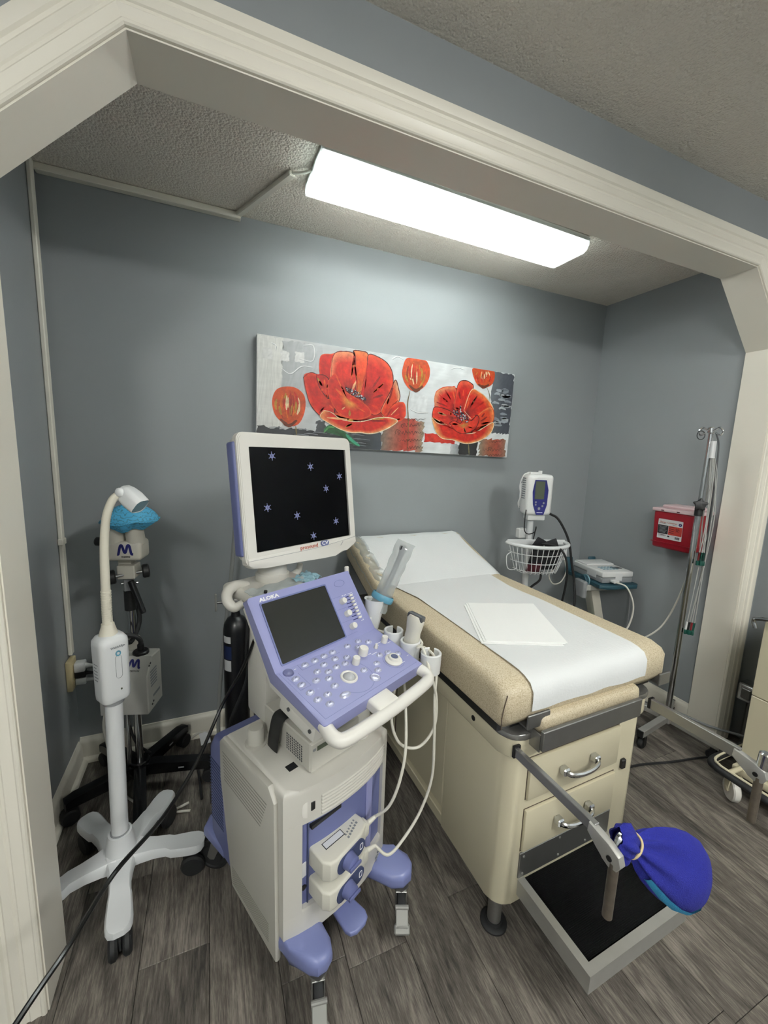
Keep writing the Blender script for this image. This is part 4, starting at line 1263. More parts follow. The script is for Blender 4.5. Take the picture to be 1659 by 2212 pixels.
# step tray
tr = part('step_tray', B(TM).ring([(.084, -.242), (.480, -.242), (.480, .05), (.084, .05)], [(.107, -.219), (.457, -.219), (.457, .03), (.107, .03)], .132, .184, M=None), 'alu', tb, 20)
part('step_pan', B(TM).box((.100, -.226, .150), (.464, .03, .170)), 'steel_dark', tr)
mb = B(TM)
mb.box((.107, -.219, .1695), (.457, .02, .1760))
for k in range(56):
    yy = -.217 + k*.0042
    mb.box((.108, yy, .1758), (.456, yy+.0021, .1775))
part('ribbed_mat', mb, 'black_mat', tr, 0)
# round feet
for (xx, yy) in ((.045, .045), (TWD-.05, .045), (.05, 1.05), (TWD-.05, 1.05)):
    f = part('foot', B(TM).cyl((xx, yy, .012), (xx, yy, .112), .021, n=20), 'steel', tb)
    part('foot_pad', B(TM).lathe([(0, 0), (.036, 0), (.040, .005), (.040, .010), (.034, .014), (.026, .014), (.024, .022), (0, .022)], 28, T(xx, yy, 0)), 'black_rubber', f)
# cushions -----------------------------------------------------------------
CX0, CX1 = -.042, .650
def cushion(name, prof_pts, x0, x1, r, m='vinyl'):
    """side profile (y,z) extruded across x, rounded"""
    t = B(TM)
    t.prism(prof_pts, x0, x1, r, 5, M=frame((0, 0, 0), (0, 1, 0), (0, 0, 1)))
    return part(name, t, m, tb, 60)
FOLD = .800
cushion('seat_cushion', [(.012, .702), (-.012, .735), (-.012, .800), (.004, .820), (.040, .832), (FOLD, .832), (FOLD, .700)], CX0, CX1, .034)
ang = math.radians(20)
def bk(y, z):   # point on the backrest: y along it, z thickness, hinge at the seat's upper fold edge
    return (FOLD + .002 + y*math.cos(ang) - z*math.sin(ang), .832 + y*math.sin(ang) + z*math.cos(ang))
cushion('back_cushion', [bk(.022, -.120), bk(.0, 0), bk(.400, 0), bk(.430, -.02), bk(.430, -.10), bk(.400, -.120)], CX0, CX1, .030)
sm_ = B(TM)
sm_.tube([(CX0+.003, -.004, .712), (CX0+.0005, -.008, .76), (CX0+.016, -.004, .806)], .0014, n=6, sub=4)
part('seam', sm_, 'brown_gap', tb)
part('seat_board', B(TM).box((CX0+.02, .03, .678), (CX1-.02, FOLD, .705)), 'black_plastic', tb)
part('back_board', B(TM @ T(0, FOLD+.0, .832) @ RX(ang)).box((CX0+.02, .06, -.135), (CX1-.02, .41, -.118)), 'black_plastic', tb)
for x0, x1 in ((.038, .118), (.600, .655)):
    bb_ = B(TM); bb_.box((x0, -.021, .703), (x1, -.0135, .740), .002, 1); bb_.box((x0, -.020, .700), (x1, .05, .705))
    part('corner_bracket', bb_, 'steel_dark', tb)
# paper sheet: narrow over the seat, hanging over the front edge
def ripple(x, y): return .0012*math.sin(37*x+11*y) + .0010*math.sin(23*y-14*x)
rows = []
pp = [(-.0165, .748), (-.0175, .775), (-.0165, .802), (-.002, .8225), (.020, .8305), (.045, .8345)] + [(.045 + (FOLD-.045)*k/22, .8348) for k in range(1, 23)]
for k, (yy, zz) in enumerate(pp):
    xa = .052 + .012*math.sin(yy*3); xb = .530 + .012*math.sin(yy*4)
    if yy > .62: w_ = (yy-.62)/(FOLD-.62); xa += -.03*w_; xb += .04*w_
    rows.append([(xa + (xb-xa)*i/20, yy - (.002*math.sin(i*.9) if zz < .82 else 0), zz + max(0, ripple(i*.03, yy)) + .0008) for i in range(21)])
sheet = thing('exam_paper', 'white crepe paper sheet rolled down the exam table', 'paper sheet', TM @ T(.28, .4, .835))
part('seat_run', B(TM).grid(rows), 'paper', sheet, 60)
rows = []
nx = 26
for j in range(17):
    t_ = j/16*.437 - .004
    row = []
    for i in range(nx+1):
        xx = .020 + (CX1 + .012 - .020)*i/nx
        zo = .0025
        over = xx - (CX1 - .030)
        if over > 0: zo = .0025 - .9*over*over/.036 - (.02 if over > .04 else 0)
        if t_ > .40: zo -= (t_-.40)*.35
        y_, z_ = bk(min(t_, .436), zo + .0014*math.sin(xx*31+t_*17))
        row.append((xx, y_, z_))
    rows.append(row)
part('back_run', B(TM).grid(rows), 'paper', sheet, 60)
# clear plastic cover along the left edge of the backrest
rows = []
for j in range(30):
    t_ = -.02 + .44*j/29; row = []
    for i in range(9):
        u = i/8
        xx = CX0 - .002 + .075*u
        zo = .006 + .006*math.sin(t_*95 + u*4)*(1-abs(u-.5)) + .004*math.sin(t_*53+u*9)
        if u < .3: zo -= (.3-u)*.16
        y_, z_ = bk(t_, zo)
        row.append((xx, y_, z_))
    rows.append(row)
cov = part('plastic_cover', B(TM).grid(rows), 'clear_bag', None, 60); props(cov, 'crumpled clear plastic cover along the backrest edge of the exam table', 'plastic cover')
# folded drape
def drape_poly(dx, dy, k=1.0):
    return [(1.469+dx, -.748+dy), (1.336+dx, -1.042+dy), (1.577+dx, -1.141+dy), (1.719+dx, -.838+dy)]
d0 = thing('folded_drape', 'folded white paper drape lying flat on the exam table sheet', 'paper drape', T(1.52, -.94, .838))
q = drape_poly(0, 0)
for k, (dx, dy, zz, nm) in enumerate(((0.0, 0.0, .8385, 'lower_layer'), (.012, .006, .8405, 'middle_layer'), (.020, .004, .8425, 'top_layer'))):
    q = drape_poly(dx, dy)
    rows = []
    for j in range(9):
        a = Vector(q[0]).lerp(Vector(q[1]), j/8); c = Vector(q[3]).lerp(Vector(q[2]), j/8)
        rows.append([(*(a.lerp(c, i/12)), zz + .0006*math.sin(i*1.1+j*.8+k)) for i in range(13)])
    part(nm, B().grid(rows, thick=.0016), 'drape', d0, 60)
# stirrups ------------------------------------------------------------------
def stirrup(x0, sgn):
    s = thing('stirrup', None, None, TM @ T(x0, 0, .63), parent=tb)
    z0 = .630
    part('slot', B(TM).box((x0-.010, -.0075, z0-.016), (x0+.012, .0, z0+.018)), 'black_plastic', s)
    part('bar', B(TM).box((x0-.007, -.250, z0-(.017 if sgn > 0 else .013)), (x0+.007, -.004, z0+(.017 if sgn > 0 else .013)), .0015, 1), 'steel', s)
    Mk = frame(TM @ Vector((x0-.010, 0, 0)), TM.to_3x3() @ Vector((0, -1, 0)), (0, 0, 1))
    part('hinge_plate', B(TM).prism([(-.238, z0+.012), (-.236, z0-.011), (-.262, z0-.024), (-.276, z0-.040), (-.292, z0-.046), (-.308, z0-.041), (-.316, z0-.024), (-.310, z0-.006), (-.286, z0+.004)], 0, .018, .003, 2, M=frame((x0-.013, 0, 0), (0, 1, 0), (0, 0, 1))), 'alu', s)
    part('pivot', B(TM).cyl((x0-.015, -.292, z0-.024), (x0-.010, -.292, z0-.024), .006, n=14), 'black_plastic', s)
    part('post', B(TM).cyl((x0-.004, -.298, z0-.165), (x0-.004, -.298, z0-.030), .0100, n=14, bev=.002), 'rusty_steel', s)
    if sgn > 0: part('clamp_knob', B(TM).cyl((x0+.002, -.298, z0-.01), (x0+.004, -.300, z0+.040), .014, n=16, bev=.004), 'chrome', s)
    if sgn < 0:
        h = B(TM)
        h.tube([(x0+.012, -.290, z0-.012), (x0+.022, -.288, z0+.006), (x0+.032, -.290, z0+.006), (x0+.046, -.294, z0-.004)], .010, n=10, flat=1.2)
        part('heel_arm', h, 'chrome', s)
    return s
stirrup(.022, -1); stirrup(.600, 1)
# blue knit cover on the heel rest
sk = thing('stirrup_cover', 'royal blue knitted cover tied with a rubber band over the near stirrup', 'knit cover', TM @ T(.08, -.3, .6))
A0 = TM @ Vector((.034, -.285, .640)); A1 = TM @ Vector((.290, -.345, .472))
Msk, Lsk = along(A0, A1)
axz = Msk.col[2].xyz
side = axz.cross(Vector((-.18, -1, .45)).normalized()).normalized()      # wide direction lies across the view
Msk = frame(A0, side, axz.cross(side)); Msk = Matrix((( side.x, axz.cross(side).x, axz.x, A0.x), (side.y, axz.cross(side).y, axz.y, A0.y), (side.z, axz.cross(side).z, axz.z, A0.z), (0, 0, 0, 1)))
prof_s = [(.0, .018, .014), (.010, .028, .022), (.028, .032, .026), (.044, .025, .019), (.054, .020, .015), (.064, .024, .018), (.080, .034, .023), (.105, .046, .029), (.135, .057, .034), (.17, .068, .037), (.21, .075, .038), (.25, .073, .035), (.28, .060, .028), (.300, .038, .018), (.311, .004, .003)]
rows = []
for (zz, rx, ry) in prof_s:
    f = Lsk/.311
    row = []
    for k in range(56):
        a = 2*PI*k/56
        fa = max(0, 1-abs(zz-.075)/.12)
        fold = 1 + .20*fa*math.sin(8*a+.6) + .06*math.sin(4*a+1)*(1-zz/.32)
        dent = 0
        if .07 < zz < .24: dent = -.014*math.exp(-((math.cos(a)+.25)*2.6)**2)*(1 if math.sin(a) < 0 else 0)*math.sin((zz-.07)/.17*PI)
        row.append((rx*math.cos(a)*fold, (ry*fold+dent)*math.sin(a), zz*f))
    rows.append(row)
part('knit_body', B(Msk).grid(rows, closed=True), 'knit_blue', sk, 70)
rb = [(0.0235*math.cos(2*PI*k/20), .0185*math.sin(2*PI*k/20), .054*Lsk/.311 + .003*math.sin(2*PI*k/20*2)) for k in range(20)]
part('rubber_band', B(Msk).tube(rb, .0028, n=6, sub=2, closed=True), 'rubber_band', sk)
part('cuff_end', B(Msk).sph((.026, .0, .030), (.020, .014, .020), 14), 'knit_blue', sk)
ti = []
for (zz, rx, ry) in prof_s[7:14]:
    row = []
    for k in range(9):
        a = -.55 + .85*k/8
        row.append((rx*1.05*math.cos(a), ry*1.06*math.sin(a), zz*Lsk/.311))
    ti.append(row)
part('teal_underside', B(Msk).grid(ti), 'knit_teal', sk, 70)
# ================================================================ left side of the alcove
# --- exam light on a five-leg stand
LX, LY = .272, -.668
el = thing('exam_light', 'white gooseneck exam light on a rolling five-leg stand', 'exam light', T(LX, LY, 0))
angs = [-82, -9, 61, 126, 199]
bb_ = B()
bb_.lathe([(0, .092), (.050, .092), (.058, .104), (.056, .125), (.042, .136), (.038, .175), (.033, .196), (0, .196)], 28, T(LX, LY, 0))
part('base_hub', bb_, 'lamp_white', el)
for a in angs:
    a = math.radians(a); M = T(LX, LY, 0) @ RZ(a)
    L = .225
    lg = B(M)
    rows = []
    for (xx, hw, zt, zb) in ((.02, .045, .118, .075), (.06, .034, .112, .078), (.10, .028, .110, .080), (.135, .028, .108, .080), (.150, .031, .100, .074), (.20, .034, .099, .073), (.225, .033, .098, .073), (.240, .026, .096, .074), (.248, .012, .094, .076)):
        rows.append([(xx, -hw, zb+.02), (xx, -hw*1.0, zt+.014), (xx, -hw*.85, zt+.02), (xx, hw*.85, zt+.02), (xx, hw, zt+.014), (xx, hw, zb+.02)])
    lg.grid(rows, closed=True)
    t = bmesh.new(); t.faces.new([t.verts.new(q) for q in rows[-1]]); lg._merge(t)
    part('leg', lg, 'lamp_white', el, 40)
    c = thing('caster', None, None, M @ T(.215, 0, 0), parent=el)
    Mw = M @ T(.212, 0, .038)
    wb = B(Mw)
    for sy in (-1, 1): wb.cyl((0, sy*.006, 0), (0, sy*.028, 0), .037, n=22, bev=.006)
    part('wheel', wb, 'black_rubber', c)
    part('stem', B(Mw).cyl((.012, 0, .0), (.012, 0, .056), .008, n=10).box((-.012, -.005, -.01), (.02, .005, .030), .003, 1), 'black_plastic', c)
part('column', B().cyl((LX, LY, .190), (LX+.007, LY+.004, .665), .0235, n=24), 'lamp_white', el)
part('column_collar', B().cyl((LX, LY, .192), (LX, LY, .200), .0265, n=24), 'gray_plastic', el)
part('column_ring', B().cyl((LX+.007, LY+.003, .642), (LX+.007, LY+.003, .662), .028, n=24), 'gray_plastic', el)
BM = T(LX+.007, LY+.004, .657) @ RZ(.62) @ Matrix.Diagonal((.87, .87, 1, 1))
hb = B(BM); pr = rrect(.092, .086, .024, 6)
rows = []
for (zz, s) in ((0, .90), (.004, .96), (.02, .985), (.10, 1.0), (.175, 1.02), (.188, 1.0), (.200, .80), (.204, .5), (.205, .3)):
    rows.append([(p[0]*s, p[1]*s, zz) for p in pr])
hb.grid(rows, closed=True)
for rr, in ((rows[0],), (rows[-1],)):
    t = bmesh.new(); t.faces.new([t.verts.new(q) for q in rr]); hb._merge(t)
part('power_head', hb, 'lamp_white', el, 50)
FM = BM @ frame((0, -.0435, .10), (1, 0, 0), (0, 0, 1))
part('power_ring', B(FM).lathe([(.0045, .0012), (.0085, .0018), (.0085, 0)], 24, T(.004, .052, .0005)), 'sky_blue_ring', el)
part('slot_outline', B(FM).ring(rrect(.020, .072, .009, 5, .004, .010), rrect(.019, .071, .0085, 5, .004, .010), .0, .0012), 'print_gray', el, 0)
part('indicator', B(FM).prism([(.003*math.cos(2*PI*k/12), .003*math.sin(2*PI*k/12)) for k in range(12)], .0, .0012, M=T(.008, -.062, 0)), 'lcd_green', el)
text('WelchAllyn', .0095, FM @ T(.004, .072, .0012), 'print_gray', el, bold=.0001)
SMf = BM @ frame((-.0458, 0, .10), (0, -1, 0), (0, 0, 1))
lb = B(SMf)
for k in range(11):
    w_ = random.uniform(.018, .030)
    lb.box((-.015, .070-k*.010, .0), (-.015+w_, .0725-k*.010, .0005))
part('rating_label', lb, 'print_gray', el, 0)
nk = Vector((LX+.005, LY+.005, .860))
gp_ = [nk, nk+Vector((.000, 0, .06)), (LX+.007, LY, 1.00), (LX+.011, LY-.002, 1.12), (LX+.020, LY-.002, 1.205), (LX+.036, LY, 1.255), (LX+.052, LY+.004, 1.272), (LX+.064, LY+.006, 1.268)]
part('gooseneck', B().tube(gp_, [.0135, .0125, .0118, .0112, .011, .0108, .0105], n=14, sub=8), 'hose_cream', el)
rg = B()
P_ = smooth_path(gp_[:3], 10)
for k in range(2, 20):
    d = (P_[k+1] - P_[k-1]).normalized() if k < len(P_)-1 else Vector((0, 0, 1))
    rg.cyl(P_[k]-d*.0022, P_[k]+d*.0022, .0134, n=14)
part('gooseneck_ribs', rg, 'hose_cream', el, kind='stuff')
part('neck_boot', B().lathe([(0, .855), (.026, .855), (.024, .862), (.0175, .885), (.0165, .893), (.0, .893)], 22, T(nk.x, nk.y, 0)), 'hose_cream', el)
hx = Vector((LX+.078, LY+.010, 1.268))
HMx = T(*hx) @ RZ(-.55) @ RY(math.radians(40)) @ Matrix.Scale(.86, 4)
rows = []
for (xx, s) in ((-.034, .45), (-.030, .72), (-.012, .90), (.015, 1.0), (.046, .95), (.052, .90)):
    rows.append([(xx, p[0]*s, p[1]*s) for p in rrect(.064, .062, .020, 5)])
hb = B(HMx); hb.grid(rows, closed=True)
t = bmesh.new(); t.faces.new([t.verts.new(q_) for q_ in rows[0]]); hb._merge(t)
part('lamp_head', hb, 'lamp_white', el, 50)
rim = rrect(.056, .054, .017, 5)
part('lamp_face', B(HMx).prism(rim, 0, .003, M=frame((.046, 0, 0), (0, 1, 0), (0, 0, 1))), 'teal_lens', el)
part('joint', B(HMx).sph((-.018, -.028, .004), (.016, .010, .016), 14), 'lamp_white', el)
part('power_cord', B().tube([(LX+.006, LY+.03, .67), (LX-.045, LY+.10, .52), (LX-.062, LY+.20, .36), (LX-.035, LY+.16, .25), (LX-.01, LY+.10, .17), (LX-.03, LY+.06, .10), (LX-.02, LY+.09, .02), (LX+.06, LY+.20, .010), (LX+.18, LY+.25, .008)], .0045, n=8), 'cable_white', el)

# --- colposcope on a black five-leg stand
KX, KY = .268, -.262
cs_ = thing('colposcope', 'beige colposcope on a chrome pole with black five-leg base', 'colposcope', T(KX, KY, 0))
for (ex, ey) in ((.535, -.315), (.415, -.055), (.045, -.350), (.305, -.545), (.105, -.060)):
    v = Vector((ex-KX, ey-KY, 0)); L = v.length; a = math.atan2(v.y, v.x); M = T(KX, KY, 0) @ RZ(a)
    lg = B(M); lg.prism([(.0, .078), (.0, .122), (.06, .122), (L-.02, .108), (L+.012, .100), (L+.012, .066), (.04, .070)], -.021, .021, .004, 1, M=frame((0, 0, 0), (1, 0, 0), (0, 0, 1)))
    part('leg', lg, 'black_gloss', cs_)
    part('leg_slot', B(M).box((L*.55, -.0216, .088), (L*.55+.022, -.0206, .094)), 'gray_plastic', cs_)
    c = thing('caster', None, None, M @ T(L, 0, 0), parent=cs_)
    part('wheel', B(M).cyl((L-.004, -.022, .030), (L-.004, .022, .030), .030, n=20, bev=.005), 'black_rubber', c)
    part('stem', B(M).cyl((L-.010, 0, .03), (L-.010, 0, .070), .008, n=10), 'steel_dark', c)
part('hub', B().cyl((KX, KY, .064), (KX, KY, .135), .036, n=20, bev=.004), 'black_gloss', cs_)
part('pole', B().cyl((KX, KY, .13), (KX, KY, .80), .0145, n=20), 'chrome', cs_)
part('second_pole', B().cyl((KX-.034, KY-.004, .13), (KX-.034, KY-.004, .50), .009, n=16), 'chrome', cs_)
part('pole_sleeve', B().cyl((KX, KY, .780), (KX, KY, .860), .0205, n=20, bev=.002), 'black_plastic', cs_)
# transformer box with sloped top and rating labels
XM_ = T(.268, -.330, .418) @ RZ(-.30) @ Matrix.Diagonal((1, 1, .95, 1))
bx = B(XM_); bx.prism([(-.058, 0), (.058, 0), (.058, .215), (-.015, .222), (-.058, .155)], -.088, .085, .004, 1, M=frame((0, 0, 0), (0, 1, 0), (0, 0, 1)))
part('light_source_box', bx, 'colpo_box', cs_)
ST = XM_ @ frame((0, -.037, .190), (1, 0, 0), (0, .043, .067))
def mlogo(M, s, m, parent):
    b = B(M)
    b.tube([(-.5*s, -.32*s, 0), (-.42*s, -.30*s, 0), (-.30*s, .22*s, 0), (-.18*s, .30*s, 0), (-.04*s, -.18*s, 0), (.06*s, -.14*s, 0), (.18*s, .28*s, 0), (.30*s, .26*s, 0), (.40*s, -.28*s, 0), (.52*s, -.34*s, 0)], .085*s, n=8, sub=5, flat=.08, up=(0, 0, 1))
    part('emblem', b, m, parent)
mlogo(ST @ T(.030, .010, .0015), .044, 'print_navy', cs_)
text('MEDICAL', .0085, ST @ T(.036, -.016, .0008), 'print_black', cs_, shear=.2)
sd = XM_ @ frame((.0855, 0, .11), (0, 1, 0), (0, 0, 1))
lb = B(sd)
for k in range(6): lb.box((-.035, .05-k*.012, 0), (.015, .056-k*.012, .0006))
lb.box((-.02, -.06, 0), (.035, -.05, .0006))
part('rating_label', lb, 'print_gray', cs_, 0)
for (yy, zz) in ((-.04, .085), (-.03, .09), (-.03, -.085), (-.02, -.078)): part('screw_hole', B(sd).cyl((yy, zz, -.0005), (yy, zz, .0012), .004, n=10), 'black_plastic', cs_)
part('fibre_socket', B(XM_).lathe([(0, 0), (.026, 0), (.028, .004), (.028, .012), (.024, .016), (.012, .017), (.0115, .040), (0, .040)], 22, T(.035, .010, .218)), 'black_plastic', cs_)
fb = XM_ @ Vector((.035, .010, .252))
part('fibre_cable', B().tube([fb, fb+Vector((0, .0, .022)), fb+Vector((-.020, -.004, .045)), fb+Vector((-.058, .0, .048)), (KX-.002, KY-.030, .66), (KX+.024, KY+.010, .72), (KX+.020, KY+.02, .80)], .0085, n=10), 'black_rubber', cs_)
part('pole_bracket', B().cyl((KX, KY, .625), (KX, KY, .665), .026, n=20), 'colpo_beige', cs_)
# upper arm, focus block and knobs
part('tilt_bracket', B(T(KX, KY, .86) @ RX(.06)).box((-.016, -.018, 0), (.016, .016, .058), .003, 1), 'gray_plastic', cs_)
part('bracket_bolt', B().cyl((KX-.024, KY-.01, .890), (KX+.032, KY-.01, .890), .0055, n=10), 'chrome', cs_)
part('focus_handle', B().cyl((KX+.010, KY-.030, .905), (KX+.050, KY-.052, .780), .0115, .0105, n=14, bev=.003), 'black_gloss', cs_)
part('focus_block', B(T(KX+.004, KY-.010, .915) @ RZ(-.2)).box((-.030, -.034, 0), (.030, .030, .052), .003, 1), 'colpo_beige', cs_)
part('slide_block', B(T(KX+.0, KY+.012, .952) @ RZ(-.2)).box((-.026, -.030, 0), (.018, .026, .040), .003, 1), 'colpo_beige', cs_)
part('knob_axle', B().cyl((KX-.050, KY-.045, .928), (KX+.066, KY-.020, .938), .0065, n=12), 'chrome', cs_)
for (dx, dy, dz, ) in ((-.046, -.044, .928), (.060, -.021, .937)):
    d = Vector((.97, .21, .08)).normalized(); c_ = Vector((KX+dx, KY+dy, dz))
    part('focus_knob', B().cyl(c_-d*.012, c_+d*.012, .026, n=24, bev=.004), 'black_plastic', cs_)
HMc = T(KX+.006, KY-.020, .990) @ RZ(-.22)
part('optics_body', B(HMc).box((-.060, -.045, 0), (.060, .045, .072), .014, 4), 'colpo_beige', cs_)
for sx in (-1, 1):
    part('eyepiece_tube', B(HMc).cyl((sx*.034, -.010, .060), (sx*.034, -.030, .155), .032, .028, n=24, bev=.003), 'colpo_beige', cs_)
part('side_knob', B(HMc).cyl((-.062, .0, .062), (-.108, .0, .066), .0165, n=18, bev=.004), 'black_plastic', cs_)
LF = HMc @ frame((.010, -.0455, .034), (1, 0, 0), (0, 0, 1))
mlogo(LF @ T(-.002, .010, .0005), .052, 'print_navy', cs_)
text('maxina', .0105, LF @ T(.000, -.016, .0006), 'print_black', cs_, bold=.0002)
part('power_cord', B().tube([XM_ @ Vector((-.04, .03, .002)), (.235, -.26, .33), (.258, -.27, .22), (.30, -.22, .12), (.33, -.16, .04), (.40, -.14, .012), (.47, -.20, .010), (.50, -.42, .010)], .005, n=8), 'black_rubber', cs_)

# blue bouffant cap over the eyepieces
cap = thing('bouffant_cap', 'light blue disposable bouffant cap covering the colposcope eyepieces', 'cap', HMc @ T(0, 0, .11))
rows = []
for j in range(12):
    t_ = j/11
    r_ = math.sin(PI*(.5*t_))**.75 if t_ < .75 else math.sin(PI*.375)**.75*(1-.42*(t_-.75)/.25)
    zz = .212 - .100*t_**1.35 if t_ < .75 else .212-.100*.75**1.35 - .028*(t_-.75)/.25
    row = []
    for k in range(40):
        a = 2*PI*k/40
        wob = 1 + .05*math.sin(6*a+t_*4) + .04*math.sin(11*a) * t_
        row.append((.104*r_*wob*math.cos(a) + .022, .074*r_*wob*math.sin(a)-.024, zz + .006*math.sin(5*a+1)*t_ + .012*math.cos(a-.3)*t_*(1 if math.cos(a) > 0 else .3)))
    rows.append(row)
part('crown', B(HMc).grid(rows, closed=True), 'bouffant', cap, 60)
ed = [(q_[0]*1.02, q_[1]*1.02, q_[2]) for q_ in rows[8]]
part('seam_edge', B(HMc).tube(ed, .0022, n=6, sub=1, closed=True), 'bouffant', cap)

# --- wall outlet with plugs
ou = thing('wall_outlet', 'ivory wall outlet box low on the left wall', 'outlet', T(0, -.075, .46))
part('box', B().box((.0005, -.112, .395), (.022, -.042, .525), .005, 2), 'ivory', ou)
for zz in (.43, .49): part('socket', B().box((.022, -.094, zz-.014), (.0235, -.060, zz+.014), .0007, 1), 'ivory', ou)
part('socket_hole', B().cyl((.022, -.077, .423), (.0245, -.077, .423), .005, n=12), 'black_plastic', ou)
def plug(label, z0, m, cord, cm='cable_white', big=False):
    p_ = thing('power_plug', label, 'plug', T(.024, -.075, z0))
    s = .020 if big else .015
    part('plug_body', B().box((.0245, -.077-s, z0-s), (.062, -.077+s, z0+s), .005, 2), m, p_)
    part('plug_boot', B().cyl((.060, -.077, z0), (.090, -.082, z0-.002), s*.6, .005, n=12), m, p_)
    part('cord', B().tube(cord, .0045, n=8), cm, p_)
plug('square white adapter in the upper socket of the wall outlet', .488, 'white_plastic', [(.088, -.082, .486), (.115, -.11, .478), (.130, -.14, .40), (.138, -.16, .25), (.16, -.18, .12), (.20, -.20, .012), (.30, -.10, .008)], big=True)
plug('black plug in the middle of the wall outlet', .455, 'black_plastic', [(.088, -.082, .453), (.125, -.12, .445), (.155, -.13, .36), (.165, -.14, .20), (.19, -.16, .05), (.23, -.16, .010), (.34, -.12, .008)], 'black_rubber')
plug('white plug with coiled cord in the lower socket', .425, 'white_plastic', [(.088, -.082, .423), (.105, -.10, .420), (.112, -.105, .414), (.120, -.110, .420), (.128, -.116, .412), (.140, -.13, .39), (.150, -.17, .30), (.150, -.20, .16), (.17, -.24, .05), (.22, -.30, .008), (.34, -.42, .008), (.46, -.46, .008)])

# --- black gas cylinder with valve
gx, gy = .652, -.205
gt = thing('gas_cylinder', 'black medical gas cylinder with metal valve standing in the corner by the back wall', 'gas cylinder', T(gx, gy, 0))
part('cylinder', B().lathe([(0, .055), (.050, .058), (.054, .068), (.054, .62), (.050, .648), (.036, .672), (.021, .682), (.0175, .70), (.0175, .718), (0, .718)], 32, T(gx, gy, 0)), 'tank_black', gt)
v = B(); v.cyl((gx, gy, .716), (gx, gy, .775), .011, n=14).cyl((gx, gy, .772), (gx, gy, .800), .014, n=6)
part('valve_stem', v, 'alu', gt)
part('yoke', B().box((gx-.010, gy-.02, .738), (gx+.075, gy+.014, .762), .003, 1), 'alu', gt)
part('yoke_screw', B().cyl((gx-.075, gy, .750), (gx+.01, gy, .750), .007, n=12), 'chrome', gt)
part('tee_handle', B().box((gx-.084, gy-.008, .712), (gx-.075, gy+.008, .790), .003, 1), 'alu', gt)
rgl = B(); rgl.cyl((gx+.075, gy-.02, .70), (gx+.075, gy-.02, .76), .018, n=16).cyl((gx+.085, gy-.02, .66), (gx+.085, gy-.02, .70), .020, n=16)
part('regulator', rgl, 'tank_blue', gt)
lb = B()
def tlabel(z0, z1, a0, a1, m, nm):
    rows = [[(gx+.0546*math.cos(a0+(a1-a0)*k/8), gy+.0546*math.sin(a0+(a1-a0)*k/8), zz) for k in range(9)] for zz in (z0, z1)]
    part(nm, B().grid(rows), m, gt)
tlabel(.575, .605, -2.8, -2.05, 'sticker', 'label'); tlabel(.50, .56, -2.8, -2.0, 'tank_blue', 'label'); tlabel(.445, .495, -2.8, -2.05, 'sticker', 'label')
cb = B()
cb.lathe([(0, .030), (.062, .030), (.066, .036), (.066, .075), (.060, .080), (.058, .056), (0, .056)], 28, T(gx, gy, 0))
part('cart_cup', cb, 'black_plastic', gt)
part('cart_pole', B().cyl((gx+.085, gy+.06, .03), (gx+.085, gy+.06, .70), .010, n=14), 'steel_dark', gt)
for (dx, dy) in ((-.045, -.05), (.05, -.05), (0, .06)):
    part('wheel', B().cyl((gx+dx-.012, gy+dy, .020), (gx+dx+.012, gy+dy, .020), .020, n=16, bev=.003), 'black_rubber', gt)
# corrugated clear tube hanging at the wall
tu = part('clear_tube', B().tube([(.668, -.12, 1.175), (.663, -.12, 1.10), (.640, -.13, .85), (.598, -.14, .50), (.575, -.14, .25), (.570, -.13, .06), (.60, -.10, .012)], .0085, n=10), 'tube_clear', None)
props(tu, 'long clear plastic tube hanging behind the gas cylinder', 'tube')
# small white tag on a cord
tg = thing('paper_tag', 'small white tag lying on the floor near the back baseboard', 'tag', T(.508, -.075, .02))
part('tag_card', B(T(.508, -.078, .030) @ RZ(.2) @ RX(.6)).box((-.022, -.028, -.0008), (.022, .028, .0008)), 'sticker', tg)
part('tag_cord', B().tube([(.43, -.045, .012), (.50, -.050, .045), (.60, -.08, .012), (.66, -.12, .008)], .005, n=8), 'cable_white', tg)

# --- black power cable stretched across the foreground
pcb = part('power_cable', B().tube([(.705, -.86, 1.015), (.690, -.845, .93), (.675, -.82, .85), (.640, -.79, .745), (.582, -.77, .628), (.508, -.86, .52), (.432, -.96, .468), (.352, -1.10, .490), (.297, -1.20, .468), (.251, -1.30, .471), (.15, -1.52, .46), (-.10, -1.95, .42), (-.60, -2.6, .25), (-1.10, -3.1, .02), (-1.215, -3.12, .30)], .0052, n=8, sub=7), 'black_gloss', None)
props(pcb, 'long black power cable stretched from the ultrasound machine across the left foreground', 'cable')
pc2 = part('power_cable', B().tube([(.668, -.815, .985), (.660, -.80, .90), (.655, -.79, .80), (.660, -.745, .70), (.640, -.70, .60), (.605, -.66, .48), (.585, -.60, .30), (.60, -.52, .10), (.66, -.44, .010), (.75, -.30, .008)], .006, n=8, sub=7), 'black_rubber', None)
props(pc2, 'black cable bundle hanging from the hook behind the ultrasound console', 'cable')
